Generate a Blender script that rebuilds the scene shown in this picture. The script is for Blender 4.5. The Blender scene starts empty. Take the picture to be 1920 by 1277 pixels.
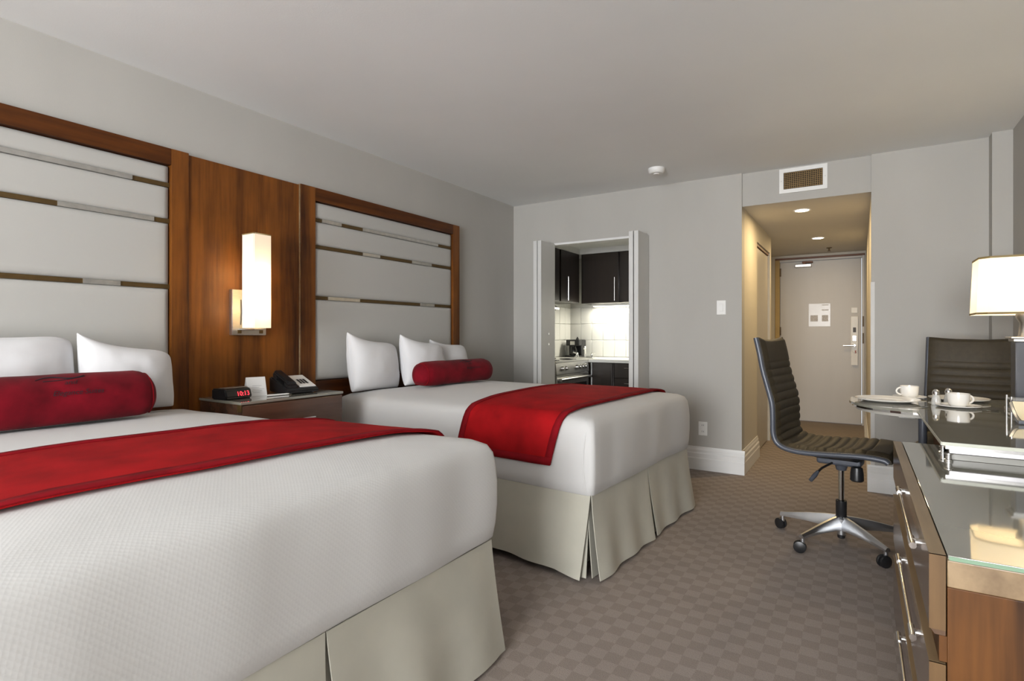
import bpy, bmesh, math, random
from math import sin, cos, pi, radians, sqrt
from mathutils import Vector, Matrix, noise

S = bpy.context.scene
COL = S.collection
random.seed(7)

# ------------------------------------------------------------------ camera
cam_d = bpy.data.cameras.new('camera')
cam = bpy.data.objects.new('camera', cam_d)
COL.objects.link(cam)
cam_d.sensor_width = 36.0
cam_d.lens = 1029.0 / 1920.0 * 36.0
cam_d.shift_y = -12.5 / 1920.0
cam_d.clip_start = 0.02
cam.location = (0, 0, 1.14)
cam.rotation_euler = (radians(90), 0, radians(32.28))
S.camera = cam

# ------------------------------------------------------------------ world, daylight, exposure
W = bpy.data.worlds.new('world')
S.world = W
W.use_nodes = True
bgn = W.node_tree.nodes['Background']
bgn.inputs['Color'].default_value = (0.80, 0.90, 1.0, 1)
bgn.inputs['Strength'].default_value = 1.2
S.view_settings.view_transform = 'Standard'
S.view_settings.look = 'None'
S.view_settings.exposure = 0.24
S.view_settings.gamma = 1.0
S.view_settings.use_curve_mapping = False
S.cycles.use_denoising = True
S.cycles.max_bounces = 8
S.cycles.diffuse_bounces = 5
S.cycles.adaptive_threshold = 0.02
S.cycles.sample_clamp_indirect = 6.0


def area_light(name, loc, rot, sx, sy, power, color, shape='RECTANGLE', spread=None):
    d = bpy.data.lights.new(name, 'AREA')
    d.shape = shape
    d.size = sx
    d.size_y = sy
    d.energy = power
    d.color = color
    if spread:
        d.spread = spread
    o = bpy.data.objects.new(name, d)
    o.location = loc
    o.rotation_euler = rot
    COL.objects.link(o)
    return o


# daylight that enters through the wide window behind the camera
area_light('window_daylight', (-0.40, -3.92, 1.40), (radians(90), 0, 0), 2.2, 1.9, 335, (0.975, 0.985, 1.0))

# ------------------------------------------------------------------ materials
MATS = {}


def nodes_of(name):
    m = bpy.data.materials.new(name)
    m.use_nodes = True
    nt = m.node_tree
    return m, nt, nt.nodes['Principled BSDF']


def mat(name, color, rough=0.5, metal=0.0, noise_scale=0, var=0.0, bump=0.0, bump_scale=200, coat=0.0, sheen=0.0,
        emit=None, emit_str=0.0, trans=0.0, ior=1.5, alpha=1.0, spec=0.5, stretch=(1, 1, 1)):
    m, nt, b = nodes_of(name)
    N, L = nt.nodes, nt.links
    b.inputs['Base Color'].default_value = (*color, 1)
    b.inputs['Roughness'].default_value = rough
    b.inputs['Metallic'].default_value = metal
    b.inputs['IOR'].default_value = ior
    b.inputs['Coat Weight'].default_value = coat
    b.inputs['Coat Roughness'].default_value = 0.04
    b.inputs['Sheen Weight'].default_value = sheen
    b.inputs['Transmission Weight'].default_value = trans
    b.inputs['Specular IOR Level'].default_value = spec
    b.inputs['Alpha'].default_value = alpha
    if emit:
        b.inputs['Emission Color'].default_value = (*emit, 1)
        b.inputs['Emission Strength'].default_value = emit_str
    tc = N.new('ShaderNodeTexCoord')
    mp = N.new('ShaderNodeMapping')
    mp.inputs['Scale'].default_value = stretch
    L.new(tc.outputs['Object'], mp.inputs['Vector'])
    if var > 0:
        n = N.new('ShaderNodeTexNoise')
        n.inputs['Scale'].default_value = noise_scale
        n.inputs['Detail'].default_value = 4
        L.new(mp.outputs['Vector'], n.inputs['Vector'])
        r = N.new('ShaderNodeValToRGB')
        r.color_ramp.elements[0].position = 0.3
        r.color_ramp.elements[1].position = 0.7
        r.color_ramp.elements[0].color = (*[c * (1 - var) for c in color], 1)
        r.color_ramp.elements[1].color = (*[min(1, c * (1 + var)) for c in color], 1)
        L.new(n.outputs['Fac'], r.inputs['Fac'])
        L.new(r.outputs['Color'], b.inputs['Base Color'])
    if bump > 0:
        n2 = N.new('ShaderNodeTexNoise')
        n2.inputs['Scale'].default_value = bump_scale
        n2.inputs['Detail'].default_value = 2
        L.new(mp.outputs['Vector'], n2.inputs['Vector'])
        bp = N.new('ShaderNodeBump')
        bp.inputs['Strength'].default_value = bump
        bp.inputs['Distance'].default_value = 0.002
        L.new(n2.outputs['Fac'], bp.inputs['Height'])
        L.new(bp.outputs['Normal'], b.inputs['Normal'])
    MATS[name] = m
    return m


def wood(name, dark, light, axis='z', rough=0.35, scale=1.0, coat=0.25, spec=0.5):
    """straight-grained walnut veneer with slow cathedral figure; grain runs along `axis`"""
    m, nt, b = nodes_of(name)
    N, L = nt.nodes, nt.links
    tc = N.new('ShaderNodeTexCoord')
    st = {'x': (0.06, 1, 1), 'y': (1, 0.06, 1), 'z': (1, 1, 0.06)}[axis]
    mp = N.new('ShaderNodeMapping')
    mp.inputs['Scale'].default_value = st
    L.new(tc.outputs['Object'], mp.inputs['Vector'])
    a = N.new('ShaderNodeTexNoise')
    a.inputs['Scale'].default_value = 9 * scale
    a.inputs['Detail'].default_value = 6
    a.inputs['Distortion'].default_value = 0.6
    L.new(mp.outputs['Vector'], a.inputs['Vector'])
    f = N.new('ShaderNodeTexNoise')
    f.inputs['Scale'].default_value = 70 * scale
    f.inputs['Detail'].default_value = 3
    L.new(mp.outputs['Vector'], f.inputs['Vector'])
    mp2 = N.new('ShaderNodeMapping')
    mp2.inputs['Scale'].default_value = tuple(1 if s < .5 else 1.6 for s in st)
    L.new(tc.outputs['Object'], mp2.inputs['Vector'])
    g = N.new('ShaderNodeTexNoise')
    g.inputs['Scale'].default_value = 4.5
    g.inputs['Detail'].default_value = 5
    L.new(mp2.outputs['Vector'], g.inputs['Vector'])
    m1 = N.new('ShaderNodeMath'); m1.operation = 'MULTIPLY_ADD'
    m1.inputs[1].default_value = 0.30
    L.new(f.outputs['Fac'], m1.inputs[0])
    L.new(a.outputs['Fac'], m1.inputs[2])
    m2 = N.new('ShaderNodeMath'); m2.operation = 'MULTIPLY_ADD'
    m2.inputs[1].default_value = 0.35
    L.new(g.outputs['Fac'], m2.inputs[0])
    L.new(m1.outputs[0], m2.inputs[2])
    r = N.new('ShaderNodeValToRGB')
    r.color_ramp.elements[0].position = 0.60
    r.color_ramp.elements[0].color = (*dark, 1)
    r.color_ramp.elements[1].position = 1.02
    r.color_ramp.elements[1].color = (*light, 1)
    L.new(m2.outputs[0], r.inputs['Fac'])
    L.new(r.outputs['Color'], b.inputs['Base Color'])
    b.inputs['Roughness'].default_value = rough
    b.inputs['Coat Weight'].default_value = coat
    b.inputs['Specular IOR Level'].default_value = spec
    b.inputs['Coat Roughness'].default_value = 0.18
    MATS[name] = m
    return m


def carpet(name):
    m, nt, b = nodes_of(name)
    N, L = nt.nodes, nt.links
    tc = N.new('ShaderNodeTexCoord')
    ns = N.new('ShaderNodeTexNoise'); ns.inputs['Scale'].default_value = 25
    L.new(tc.outputs['Object'], ns.inputs['Vector'])
    vm = N.new('ShaderNodeVectorMath'); vm.operation = 'MULTIPLY_ADD'
    vm.inputs[1].default_value = (0.010, 0.010, 0)
    L.new(ns.outputs['Color'], vm.inputs[0]); L.new(tc.outputs['Object'], vm.inputs[2])
    ck = N.new('ShaderNodeTexChecker'); ck.inputs['Scale'].default_value = 1 / 0.058
    ck.inputs['Color1'].default_value = (0.292, 0.250, 0.222, 1)
    ck.inputs['Color2'].default_value = (0.250, 0.212, 0.187, 1)
    L.new(vm.outputs[0], ck.inputs['Vector'])
    n2 = N.new('ShaderNodeTexNoise'); n2.inputs['Scale'].default_value = 260; n2.inputs['Detail'].default_value = 3
    L.new(tc.outputs['Object'], n2.inputs['Vector'])
    n3 = N.new('ShaderNodeTexNoise'); n3.inputs['Scale'].default_value = 3; n3.inputs['Detail'].default_value = 3
    L.new(tc.outputs['Object'], n3.inputs['Vector'])
    mr = N.new('ShaderNodeMapRange'); mr.inputs['To Min'].default_value = 0.75; mr.inputs['To Max'].default_value = 1.25
    L.new(n2.outputs['Fac'], mr.inputs['Value'])
    mr3 = N.new('ShaderNodeMapRange'); mr3.inputs['To Min'].default_value = 0.88; mr3.inputs['To Max'].default_value = 1.12
    L.new(n3.outputs['Fac'], mr3.inputs['Value'])
    mm = N.new('ShaderNodeMath'); mm.operation = 'MULTIPLY'
    L.new(mr.outputs[0], mm.inputs[0]); L.new(mr3.outputs[0], mm.inputs[1])
    mx = N.new('ShaderNodeVectorMath'); mx.operation = 'SCALE'
    L.new(ck.outputs['Color'], mx.inputs[0]); L.new(mm.outputs[0], mx.inputs['Scale'])
    L.new(mx.outputs[0], b.inputs['Base Color'])
    bp = N.new('ShaderNodeBump'); bp.inputs['Strength'].default_value = 0.5; bp.inputs['Distance'].default_value = 0.004
    L.new(n2.outputs['Fac'], bp.inputs['Height']); L.new(bp.outputs['Normal'], b.inputs['Normal'])
    b.inputs['Roughness'].default_value = 0.95
    b.inputs['Specular IOR Level'].default_value = 0.1
    MATS[name] = m
    return m


def waffle(name, color, cell=0.0075, strength=0.13):
    """white cotton coverlet with a fine woven diamond texture"""
    m, nt, b = nodes_of(name)
    N, L = nt.nodes, nt.links
    b.inputs['Base Color'].default_value = (*color, 1)
    b.inputs['Roughness'].default_value = 0.75
    b.inputs['Sheen Weight'].default_value = 0.15
    b.inputs['Specular IOR Level'].default_value = 0.25
    tc = N.new('ShaderNodeTexCoord')
    mp = N.new('ShaderNodeMapping'); mp.inputs['Rotation'].default_value = (radians(45), radians(45), radians(45))
    L.new(tc.outputs['Object'], mp.inputs['Vector'])
    v = N.new('ShaderNodeTexVoronoi'); v.inputs['Scale'].default_value = 1 / cell
    v.inputs['Randomness'].default_value = 0.12
    L.new(mp.outputs['Vector'], v.inputs['Vector'])
    bp = N.new('ShaderNodeBump'); bp.inputs['Strength'].default_value = strength; bp.inputs['Distance'].default_value = 0.0022
    L.new(v.outputs['Distance'], bp.inputs['Height'])
    L.new(bp.outputs['Normal'], b.inputs['Normal'])
    MATS[name] = m
    return m


def glow(name, color, strength, trans_col=(0.9, 0.88, 0.82), share=0.5):
    """lit fabric or opal glass: passes the light of the bulb inside and glows evenly itself"""
    m = bpy.data.materials.new(name)
    m.use_nodes = True
    nt = m.node_tree; N, L = nt.nodes, nt.links
    for n in list(N):
        if n.type != 'OUTPUT_MATERIAL':
            N.remove(n)
    out = [n for n in N if n.type == 'OUTPUT_MATERIAL'][0]
    e = N.new('ShaderNodeEmission'); e.inputs['Color'].default_value = (*color, 1); e.inputs['Strength'].default_value = strength
    t = N.new('ShaderNodeBsdfTranslucent'); t.inputs['Color'].default_value = (*trans_col, 1)
    d = N.new('ShaderNodeBsdfDiffuse'); d.inputs['Color'].default_value = (*trans_col, 1)
    mx = N.new('ShaderNodeMixShader'); mx.inputs[0].default_value = share
    ad = N.new('ShaderNodeAddShader')
    L.new(d.outputs[0], mx.inputs[1]); L.new(t.outputs[0], mx.inputs[2])
    L.new(mx.outputs[0], ad.inputs[0]); L.new(e.outputs[0], ad.inputs[1]); L.new(ad.outputs[0], out.inputs['Surface'])
    MATS[name] = m
    return m


wallpaint = mat('wall_paint', (0.425, 0.413, 0.386), 0.75, noise_scale=2.2, var=0.04, bump=0.12, bump_scale=350, stretch=(1, 1, 0.35))
hallpaint = mat('hall_paint', (0.55, 0.52, 0.45), 0.75, bump=0.1, bump_scale=350)
ceilpaint = mat('ceiling_paint', (0.80, 0.815, 0.815), 0.8, noise_scale=0.9, var=0.035, bump=0.15, bump_scale=160)
trimwhite = mat('trim_white', (0.72, 0.72, 0.71), 0.4, bump=0.03, bump_scale=80)
doorpaint = mat('door_paint', (0.46, 0.44, 0.41), 0.42, noise_scale=5, var=0.03, stretch=(1, 1, .1))
bifoldpaint = mat('bifold_paint', (0.60, 0.60, 0.585), 0.45, noise_scale=5, var=0.02)
guardm = mat('corner_guard_plastic', (0.56, 0.55, 0.525), 0.5, noise_scale=5, var=0.02)
carpetm = carpet('carpet_check')
walnut = wood('walnut_vertical', (0.034, 0.008, 0.0012), (0.190, 0.062, 0.0080), 'z', rough=0.42, coat=0.04, spec=.3)
walnut_y = wood('walnut_rail', (0.034, 0.0080, 0.0012), (0.115, 0.034, 0.0045), 'y', rough=0.42, coat=0.03, spec=.25)
walnut_d = wood('walnut_furniture', (0.024, 0.0080, 0.0012), (0.125, 0.046, 0.0080), 'z', rough=0.55, coat=0.0, spec=.25)
walnut_dy = wood('walnut_drawer', (0.060, 0.033, 0.020), (0.150, 0.088, 0.052), 'y', rough=0.22, coat=0.6)
walnut_edge = wood('walnut_edge', (0.13, 0.080, 0.038), (0.27, 0.185, 0.100), 'y', rough=0.4, coat=.15)
walnut_lip = wood('walnut_lip', (0.045, 0.023, 0.007), (0.150, 0.084, 0.034), 'z', rough=0.5, coat=.0, spec=.3)
walnut_n = wood('walnut_nightstand', (0.055, 0.024, 0.014), (0.120, 0.058, 0.034), 'y', rough=0.25, coat=0.5)
bronze = mat('bronze_inlay', (0.085, 0.050, 0.014), 0.45, 0.25, noise_scale=8, var=0.2)
silver = mat('silver_inlay', (0.52, 0.51, 0.48), 0.3, 0.75, noise_scale=30, var=0.1)
upholst = mat('pale_upholstery', (0.43, 0.425, 0.402), 0.65, bump=0.2, bump_scale=900, sheen=0.1)
linen_w = waffle('white_waffle', (0.545, 0.54, 0.53))
cotton = mat('white_cotton', (0.63, 0.63, 0.64), 0.8, bump=0.25, bump_scale=30, sheen=0.2)
skirtm = mat('skirt_linen', (0.425, 0.41, 0.345), 0.85, noise_scale=6, var=0.06, bump=0.15, bump_scale=40, sheen=0.1)
redv = mat('red_velvet', (0.30, 0.005, 0.007), 0.85, noise_scale=9, var=0.22, bump=0.2, bump_scale=500, sheen=0.0, spec=0.12)
redv2 = mat('red_velvet_hem', (0.19, 0.004, 0.008), 0.85, noise_scale=14, var=0.2, spec=0.12)
redb = mat('red_velvet_bolster', (0.128, 0.0022, 0.0075), 0.85, noise_scale=9, var=0.42, bump=0.2, bump_scale=400, sheen=0.04, spec=0.12)
threadm = mat('dark_thread', (0.014, 0.003, 0.008), 0.8, noise_scale=50, var=0.1)
chrome = mat('chrome', (0.80, 0.80, 0.80), 0.12, 1.0, noise_scale=20, var=0.03)
steel = mat('brushed_steel', (0.60, 0.59, 0.57), 0.32, 1.0, noise_scale=40, var=0.08, stretch=(1, 1, 12))
alu = mat('polished_aluminium', (0.66, 0.67, 0.69), 0.34, 1.0, noise_scale=12, var=0.05)
blackp = mat('black_plastic', (0.012, 0.012, 0.013), 0.35, noise_scale=10, var=0.1)
leather = mat('dark_leather', (0.040, 0.031, 0.018), 0.58, spec=0.3, noise_scale=40, var=0.12, bump=0.25, bump_scale=300)
railm = mat('slate_rail', (0.075, 0.082, 0.10), 0.35, 0.2, noise_scale=10, var=0.1)
glasstop = mat('taupe_glass_top', (0.24, 0.235, 0.195), 0.05, spec=0.9, ior=1.62, coat=0.6, noise_scale=2, var=0.03)
glassedge = mat('green_glass_edge', (0.20, 0.30, 0.21), 0.1, noise_scale=5, var=0.05)
acrylic = mat('clear_acrylic', (0.93, 0.95, 0.95), 0.05, alpha=0.25, noise_scale=5, var=0.02)
china = mat('white_china', (0.82, 0.80, 0.76), 0.18, coat=0.5, noise_scale=3, var=0.01)
paper = mat('white_paper', (0.78, 0.78, 0.77), 0.7, noise_scale=6, var=0.02)
cream = mat('cream_paper', (0.80, 0.72, 0.52), 0.7, noise_scale=6, var=0.03)
ink = mat('print_ink', (0.10, 0.10, 0.11), 0.6, noise_scale=6, var=0.05)
espresso = mat('espresso_wood', (0.016, 0.009, 0.005), 0.42, noise_scale=14, var=0.3, coat=0.1, stretch=(1, 1, 0.1))
counter = mat('white_counter', (0.74, 0.74, 0.70), 0.25, noise_scale=40, var=0.03)
tilem = mat('white_tile', (0.72, 0.72, 0.69), 0.22, noise_scale=2, var=0.02, coat=0.3)
grout = mat('grout', (0.62, 0.62, 0.59), 0.8, noise_scale=30, var=0.05)
ovenglass = mat('oven_glass', (0.010, 0.010, 0.010), 0.08, noise_scale=4, var=0.1)
plate_w = mat('white_plastic', (0.76, 0.76, 0.74), 0.4, noise_scale=4, var=0.01)
brownm = mat('brown_grille', (0.20, 0.125, 0.045), 0.5, 0.3, noise_scale=10, var=0.2)
grille_dark = mat('duct_dark', (0.030, 0.020, 0.010), 0.9, noise_scale=4, var=0.1)
darkred = mat('dark_red_trim', (0.13, 0.045, 0.015), 0.5, noise_scale=8, var=0.15)
ochre = mat('ochre_trim', (0.42, 0.30, 0.12), 0.6, noise_scale=8, var=0.06)
lampbody = mat('slate_ceramic', (0.055, 0.056, 0.066), 0.35, noise_scale=6, var=0.15, coat=0.3)
trimbrown = mat('shade_trim', (0.22, 0.16, 0.06), 0.6, noise_scale=10, var=0.1)
redled = mat('red_digits', (0.8, 0.02, 0.02), 0.4, emit=(1, 0.03, 0.05), emit_str=3.0, noise_scale=5, var=0.01)
sconce_g = glow('sconce_opal', (1.0, 0.74, 0.42), 0.06, (0.80, 0.76, 0.72), 0.22)
lamp_g = glow('lamp_shade_lit', (1.0, 0.88, 0.66), 0.30, (0.84, 0.74, 0.54), 0.33)
lampbulb_g = glow('lamp_bulb_lit', (1.0, 0.84, 0.60), 95.0)
down_g = glow('downlight_lit', (1.0, 0.90, 0.70), 5.0)
strip_g = glow('strip_lit', (1.0, 0.94, 0.78), 3.0)
bulb_g = glow('bulb_lit', (1.0, 0.72, 0.36), 72.0)
glassm = mat('window_glass', (0.95, 0.97, 1.0), 0.02, alpha=0.12, noise_scale=3, var=0.01)


# ------------------------------------------------------------------ geometry helpers
def bx(bm, lo, hi, bev=0.0, seg=2):
    """axis-aligned box, edges rounded by bev"""
    lo, hi = Vector(lo), Vector(hi)
    tmp = bmesh.new()
    r = bmesh.ops.create_cube(tmp, size=1.0)
    sz = hi - lo
    bmesh.ops.scale(tmp, vec=sz, verts=tmp.verts)
    bmesh.ops.translate(tmp, vec=(lo + hi) / 2, verts=tmp.verts)
    if bev > 0:
        for f in tmp.faces:
            f.material_index = 1          # marker: the broad faces stay flat-shaded
        nb = bmesh.ops.bevel(tmp, geom=list(tmp.edges), offset=min(bev, min(sz) * 0.48), segments=seg, profile=0.5, affect='EDGES')
        for f in nb['faces']:
            f.material_index = 0
    merge(bm, tmp)
    return bm


def merge(bm, tmp, mtx=None):
    vm = {}
    for v in tmp.verts:
        vm[v] = bm.verts.new(mtx @ v.co if mtx else v.co)
    for f in tmp.faces:
        try:
            bm.faces.new([vm[v] for v in f.verts]).material_index = f.material_index
        except ValueError:
            pass
    tmp.free()


def box(lo, hi, bev=0.0, seg=2):
    return bx(bmesh.new(), lo, hi, bev, seg)


def ring_loft(bm, rings, close=True, cap0=True, cap1=True):
    vs = [[bm.verts.new(p) for p in r] for r in rings]
    n = len(rings[0])
    for a, b in zip(vs, vs[1:]):
        for i in range(n if close else n - 1):
            j = (i + 1) % n
            try:
                bm.faces.new((a[i], a[j], b[j], b[i]))
            except ValueError:
                pass
    if cap0:
        bm.faces.new(list(reversed(vs[0])))
    if cap1:
        bm.faces.new(vs[-1])
    return bm


def tube(bm, pts, r, n=10, caps=True):
    """round tube along pts; r may be a list"""
    pts = [Vector(p) for p in pts]
    rs = r if isinstance(r, (list, tuple)) else [r] * len(pts)
    up = None
    rings = []
    for i, p in enumerate(pts):
        t = (pts[min(i + 1, len(pts) - 1)] - pts[max(i - 1, 0)]).normalized()
        if up is None:
            up = Vector((0, 0, 1)) if abs(t.z) < 0.9 else Vector((1, 0, 0))
        s = t.cross(up).normalized()
        u = s.cross(t).normalized()
        up = u
        rings.append([p + s * cos(2 * pi * k / n) * rs[i] + u * sin(2 * pi * k / n) * rs[i] for k in range(n)])
    return ring_loft(bm, rings, True, caps, caps)


def lathe(bm, prof, n=32, center=(0, 0, 0), cap0=True, cap1=True):
    c = Vector(center)
    rings = [[c + Vector((r * cos(2 * pi * k / n), r * sin(2 * pi * k / n), z)) for k in range(n)] for r, z in prof]
    return ring_loft(bm, rings, True, cap0, cap1)


def prism(bm, poly, z0, z1):
    """extrude an xy polygon from z0 to z1"""
    return ring_loft(bm, [[Vector((x, y, z0)) for x, y in poly], [Vector((x, y, z1)) for x, y in poly]])


def extrude_yz(bm, poly, x0, x1):
    return ring_loft(bm, [[Vector((x0, y, z)) for y, z in poly], [Vector((x1, y, z)) for y, z in poly]])


def extrude_xz(bm, poly, y0, y1):
    return ring_loft(bm, [[Vector((x, y0, z)) for x, z in poly], [Vector((x, y1, z)) for x, z in poly]])


def catmull(pts, n):
    out = []
    P = [Vector(p) for p in pts]
    for i in range(len(P) - 1):
        p0 = P[max(i - 1, 0)]; p1 = P[i]; p2 = P[i + 1]; p3 = P[min(i + 2, len(P) - 1)]
        for k in range(n):
            t = k / n
            out.append(0.5 * ((2 * p1) + (-p0 + p2) * t + (2 * p0 - 5 * p1 + 4 * p2 - p3) * t * t + (-p0 + 3 * p1 - 3 * p2 + p3) * t ** 3))
    out.append(P[-1])
    return out


def frame_of(parent):
    return Matrix.Translation(parent.location) @ parent.rotation_euler.to_matrix().to_4x4()


def obj(name, bm, material, parent=None, smooth=True, local=False, kind=None, sharp=38):
    """link one mesh; coordinates are world ones unless local=True, then re-expressed in the parent's frame"""
    if isinstance(bm, bpy.types.Mesh):
        me = bm
    else:
        bmesh.ops.remove_doubles(bm, verts=bm.verts, dist=1e-6)
        bmesh.ops.recalc_face_normals(bm, faces=bm.faces)
        if smooth:
            for f in bm.faces:
                f.smooth = f.material_index == 0
            for e in bm.edges:
                if len(e.link_faces) == 2 and e.calc_face_angle(0) > radians(sharp):
                    e.smooth = False
        for f in bm.faces:
            f.material_index = 0
        me = bpy.data.meshes.new(name)
        bm.to_mesh(me)
        bm.free()
    me.name = name
    if material and not me.materials:
        me.materials.append(material)
    o = bpy.data.objects.new(name, me)
    COL.objects.link(o)
    if parent is not None:
        if not local:
            p = parent
            M = Matrix.Identity(4)
            chain = []
            while p is not None:
                chain.append(p)
                p = p.parent
            for q in reversed(chain):
                M = M @ frame_of(q)
            if M != Matrix.Identity(4):
                me.transform(M.inverted())
        o.parent = parent
    if kind:
        o['kind'] = kind
    return o


def tag(o, label, cat, group=None):
    o['label'] = label
    o['category'] = cat
    if group:
        o['group'] = group
    return o


def thing(name, label, cat, loc=(0, 0, 0), rz=0.0, group=None):
    o = bpy.data.objects.new(name, None)
    o.empty_display_size = 0.1
    COL.objects.link(o)
    o.location = loc
    o.rotation_euler = (0, 0, rz)
    return tag(o, label, cat, group)


def shape(name, loc=(0, 0, 0)):
    o = bpy.data.objects.new(name, None)
    COL.objects.link(o)
    o.location = loc
    o['kind'] = 'structure'
    return o


def struct(name, bm, m, parent=None, smooth=False):
    return obj(name, bm, m, parent, smooth=smooth, kind=None if parent else 'structure')


def text_mesh(body, size, shear=0.0, extrude=0.0):
    cu = bpy.data.curves.new('lettering', 'FONT')
    cu.body = body
    cu.size = size
    cu.shear = shear
    cu.extrude = extrude
    cu.align_x = 'CENTER'
    cu.resolution_u = 3
    o = bpy.data.objects.new('lettering', cu)
    COL.objects.link(o)
    dg = bpy.context.evaluated_depsgraph_get()
    me = bpy.data.meshes.new_from_object(o.evaluated_get(dg))
    bpy.data.objects.remove(o)
    return me


# ------------------------------------------------------------------ the room shell
XL, XR, YF, YB, ZC = -2.98, 0.83, 4.75, -4.00, 2.44
HX0, HX1, HZ = -0.80, 0.077, 2.174          # hallway opening
KX0, KX1, KZ = -2.60, -1.585, 2.025          # kitchenette opening
HY = 8.10                                    # entrance wall
struct('floor', box((-3.3, -4.2, -0.1), (1.0, 8.3, 0.0)), carpetm)
struct('ceiling', box((-3.1, -4.15, ZC), (0.95, YF + 0.12, ZC + 0.1)), ceilpaint)
struct('wall_left', box((XL - 0.1, -4.15, 0), (XL, YF + 0.12, ZC)), wallpaint)
struct('wall_right', box((XR, -4.15, 0), (XR + 0.1, YF + 0.12, ZC)), wallpaint)
b = bmesh.new()
bx(b, (XL, YF, 0), (KX0, YF + 0.12, ZC)); bx(b, (KX0, YF, KZ), (KX1, YF + 0.12, ZC)); bx(b, (KX1, YF, 0), (HX0, YF + 0.12, ZC))
bx(b, (HX1, YF, 0), (XR, YF + 0.12, ZC))
struct('wall_far', b, wallpaint)
struct('trim_header', box((HX0, YF + 0.025, HZ), (HX1, YF + 0.12, ZC)), wallpaint)
struct('trim_chase', box((0.728, YF - 0.10, 0), (XR, YF, ZC)), wallpaint)
# wall behind the camera with the wide window that lights the room
WX0, WX1, WZ0, WZ1 = -1.60, 0.78, 0.40, 2.38
b = bmesh.new()
bx(b, (XL, YB - 0.1, 0), (WX0, YB, ZC)); bx(b, (WX1, YB - 0.1, 0), (XR, YB, ZC))
bx(b, (WX0, YB - 0.1, 0), (WX1, YB, WZ0)); bx(b, (WX0, YB - 0.1, WZ1), (WX1, YB, ZC))
struct('wall_back', b, wallpaint)
win = struct('window_1', box((WX0, YB - 0.06, WZ0), (WX1, YB - 0.05, WZ1)), glassm)
for x in (WX0, -0.80, 0.0, WX1 - 0.05):
    struct('window_frame', box((x, YB - 0.09, WZ0), (x + 0.05, YB - 0.03, WZ1)), trimwhite, win)
for z in (WZ0, WZ1 - 0.05):
    struct('window_frame', box((WX0, YB - 0.09, z), (WX1, YB - 0.03, z + 0.05)), trimwhite, win)

# hallway
struct('ceiling_hall', box((-1.5, YF + 0.03, HZ), (0.2, HY + 0.1, HZ + 0.08)), mat('hall_ceiling_paint', (0.60, 0.585, 0.55), 0.8, noise_scale=2, var=0.02))
b = bmesh.new()
bx(b, (HX0 - 0.12, YF + 0.12, 0), (HX0, 5.54, HZ)); bx(b, (HX0 - 0.12, 6.42, 0), (HX0, 6.50, HZ)); bx(b, (HX0 - 0.12, 5.54, 2.0), (HX0, 6.42, HZ))
struct('wall_hall_left', b, hallpaint)
struct('wall_hall_right', box((HX1, YF + 0.12, 0), (HX1 + 0.1, HY + 0.1, HZ)), hallpaint)
struct('wall_hall_alcove', box((-1.5, 6.50, 0), (-1.4, HY + 0.1, HZ)), hallpaint)
struct('wall_hall_alcove_side', box((-1.5, 6.38, 0), (HX0 - 0.12, 6.50, HZ)), hallpaint)
DX0, DX1, DZ = -0.885, 0.030, 2.085
b = bmesh.new()
bx(b, (-1.4, HY, 0), (DX0 - 0.06, HY + 0.1, HZ)); bx(b, (DX1 + 0.035, HY, 0), (HX1, HY + 0.1, HZ)); bx(b, (DX0 - 0.06, HY, DZ + 0.055), (DX1 + 0.035, HY + 0.1, HZ))
struct('wall_end', b, hallpaint)

# entrance door
d1 = shape('door_1', ((DX0 + DX1) / 2, HY, 0))
struct('door_panel', box((DX0, HY - 0.005, 0.008), (DX1, HY + 0.04, DZ), 0.003), doorpaint, d1)
b = bmesh.new(); bx(b, (DX0 - 0.06, HY - 0.02, 0), (DX0 - 0.004, HY + 0.06, DZ + 0.05), .004)
struct('door_jamb', b, ochre, d1)
struct('door_jamb', box((DX1 + 0.004, HY - 0.02, 0), (DX1 + 0.035, HY + 0.06, DZ + 0.05), .004), doorpaint, d1)
struct('door_lintel', box((DX0 - 0.06, HY - 0.015, DZ + 0.004), (DX1 + 0.035, HY + 0.06, DZ + 0.032), .003), doorpaint, d1)
struct('door_lintel_edge', box((DX0 - 0.06, HY - 0.03, DZ + 0.032), (DX1 + 0.035, HY + 0.06, DZ + 0.055), .003), darkred, d1)
lp = obj('lock_plate', box((-0.085, HY - 0.03, 0.86), (-0.005, HY - 0.004, 1.36), .006), plate_w, d1)
obj('lock_plate_window', box((-0.060, HY - 0.036, 1.16), (-0.028, HY - 0.029, 1.22), .003), ink, lp)
obj('card_slot', box((-0.066, HY - 0.036, 1.05), (-0.024, HY - 0.029, 1.12), .003), steel, lp)
b = bmesh.new(); tube(b, [(-0.045, HY - 0.028, 0.995), (-0.045, HY - 0.075, 0.995)], 0.014); tube(b, [(-0.035, HY - 0.075, 0.995), (-0.165, HY - 0.075, 0.990)], [0.013, 0.010])
obj('door_handle', b, chrome, d1)
obj('deadbolt_plate', box((-0.08, HY - 0.016, 1.40), (-0.01, HY - 0.004, 1.47), .004), plate_w, d1)
b = bmesh.new(); bx(b, (-0.705, HY - 0.075, 2.005), (-0.515, HY - 0.006, 2.045), .006)
cl = obj('door_closer', b, steel, d1)
b = bmesh.new(); bx(b, (-0.62, HY - 0.10, 2.055), (-0.50, HY - 0.02, 2.075), .004); bx(b, (-0.61, HY - .09, 2.04), (-.58, HY - .03, 2.062), .004)
obj('closer_arm', b, darkred, cl)
for z in (0.30, 1.12, 1.90):
    obj('hinge', box((DX0 - 0.006, HY - 0.022, z), (DX0 + 0.012, HY - 0.006, z + 0.11), .003), bronze, d1)
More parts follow.
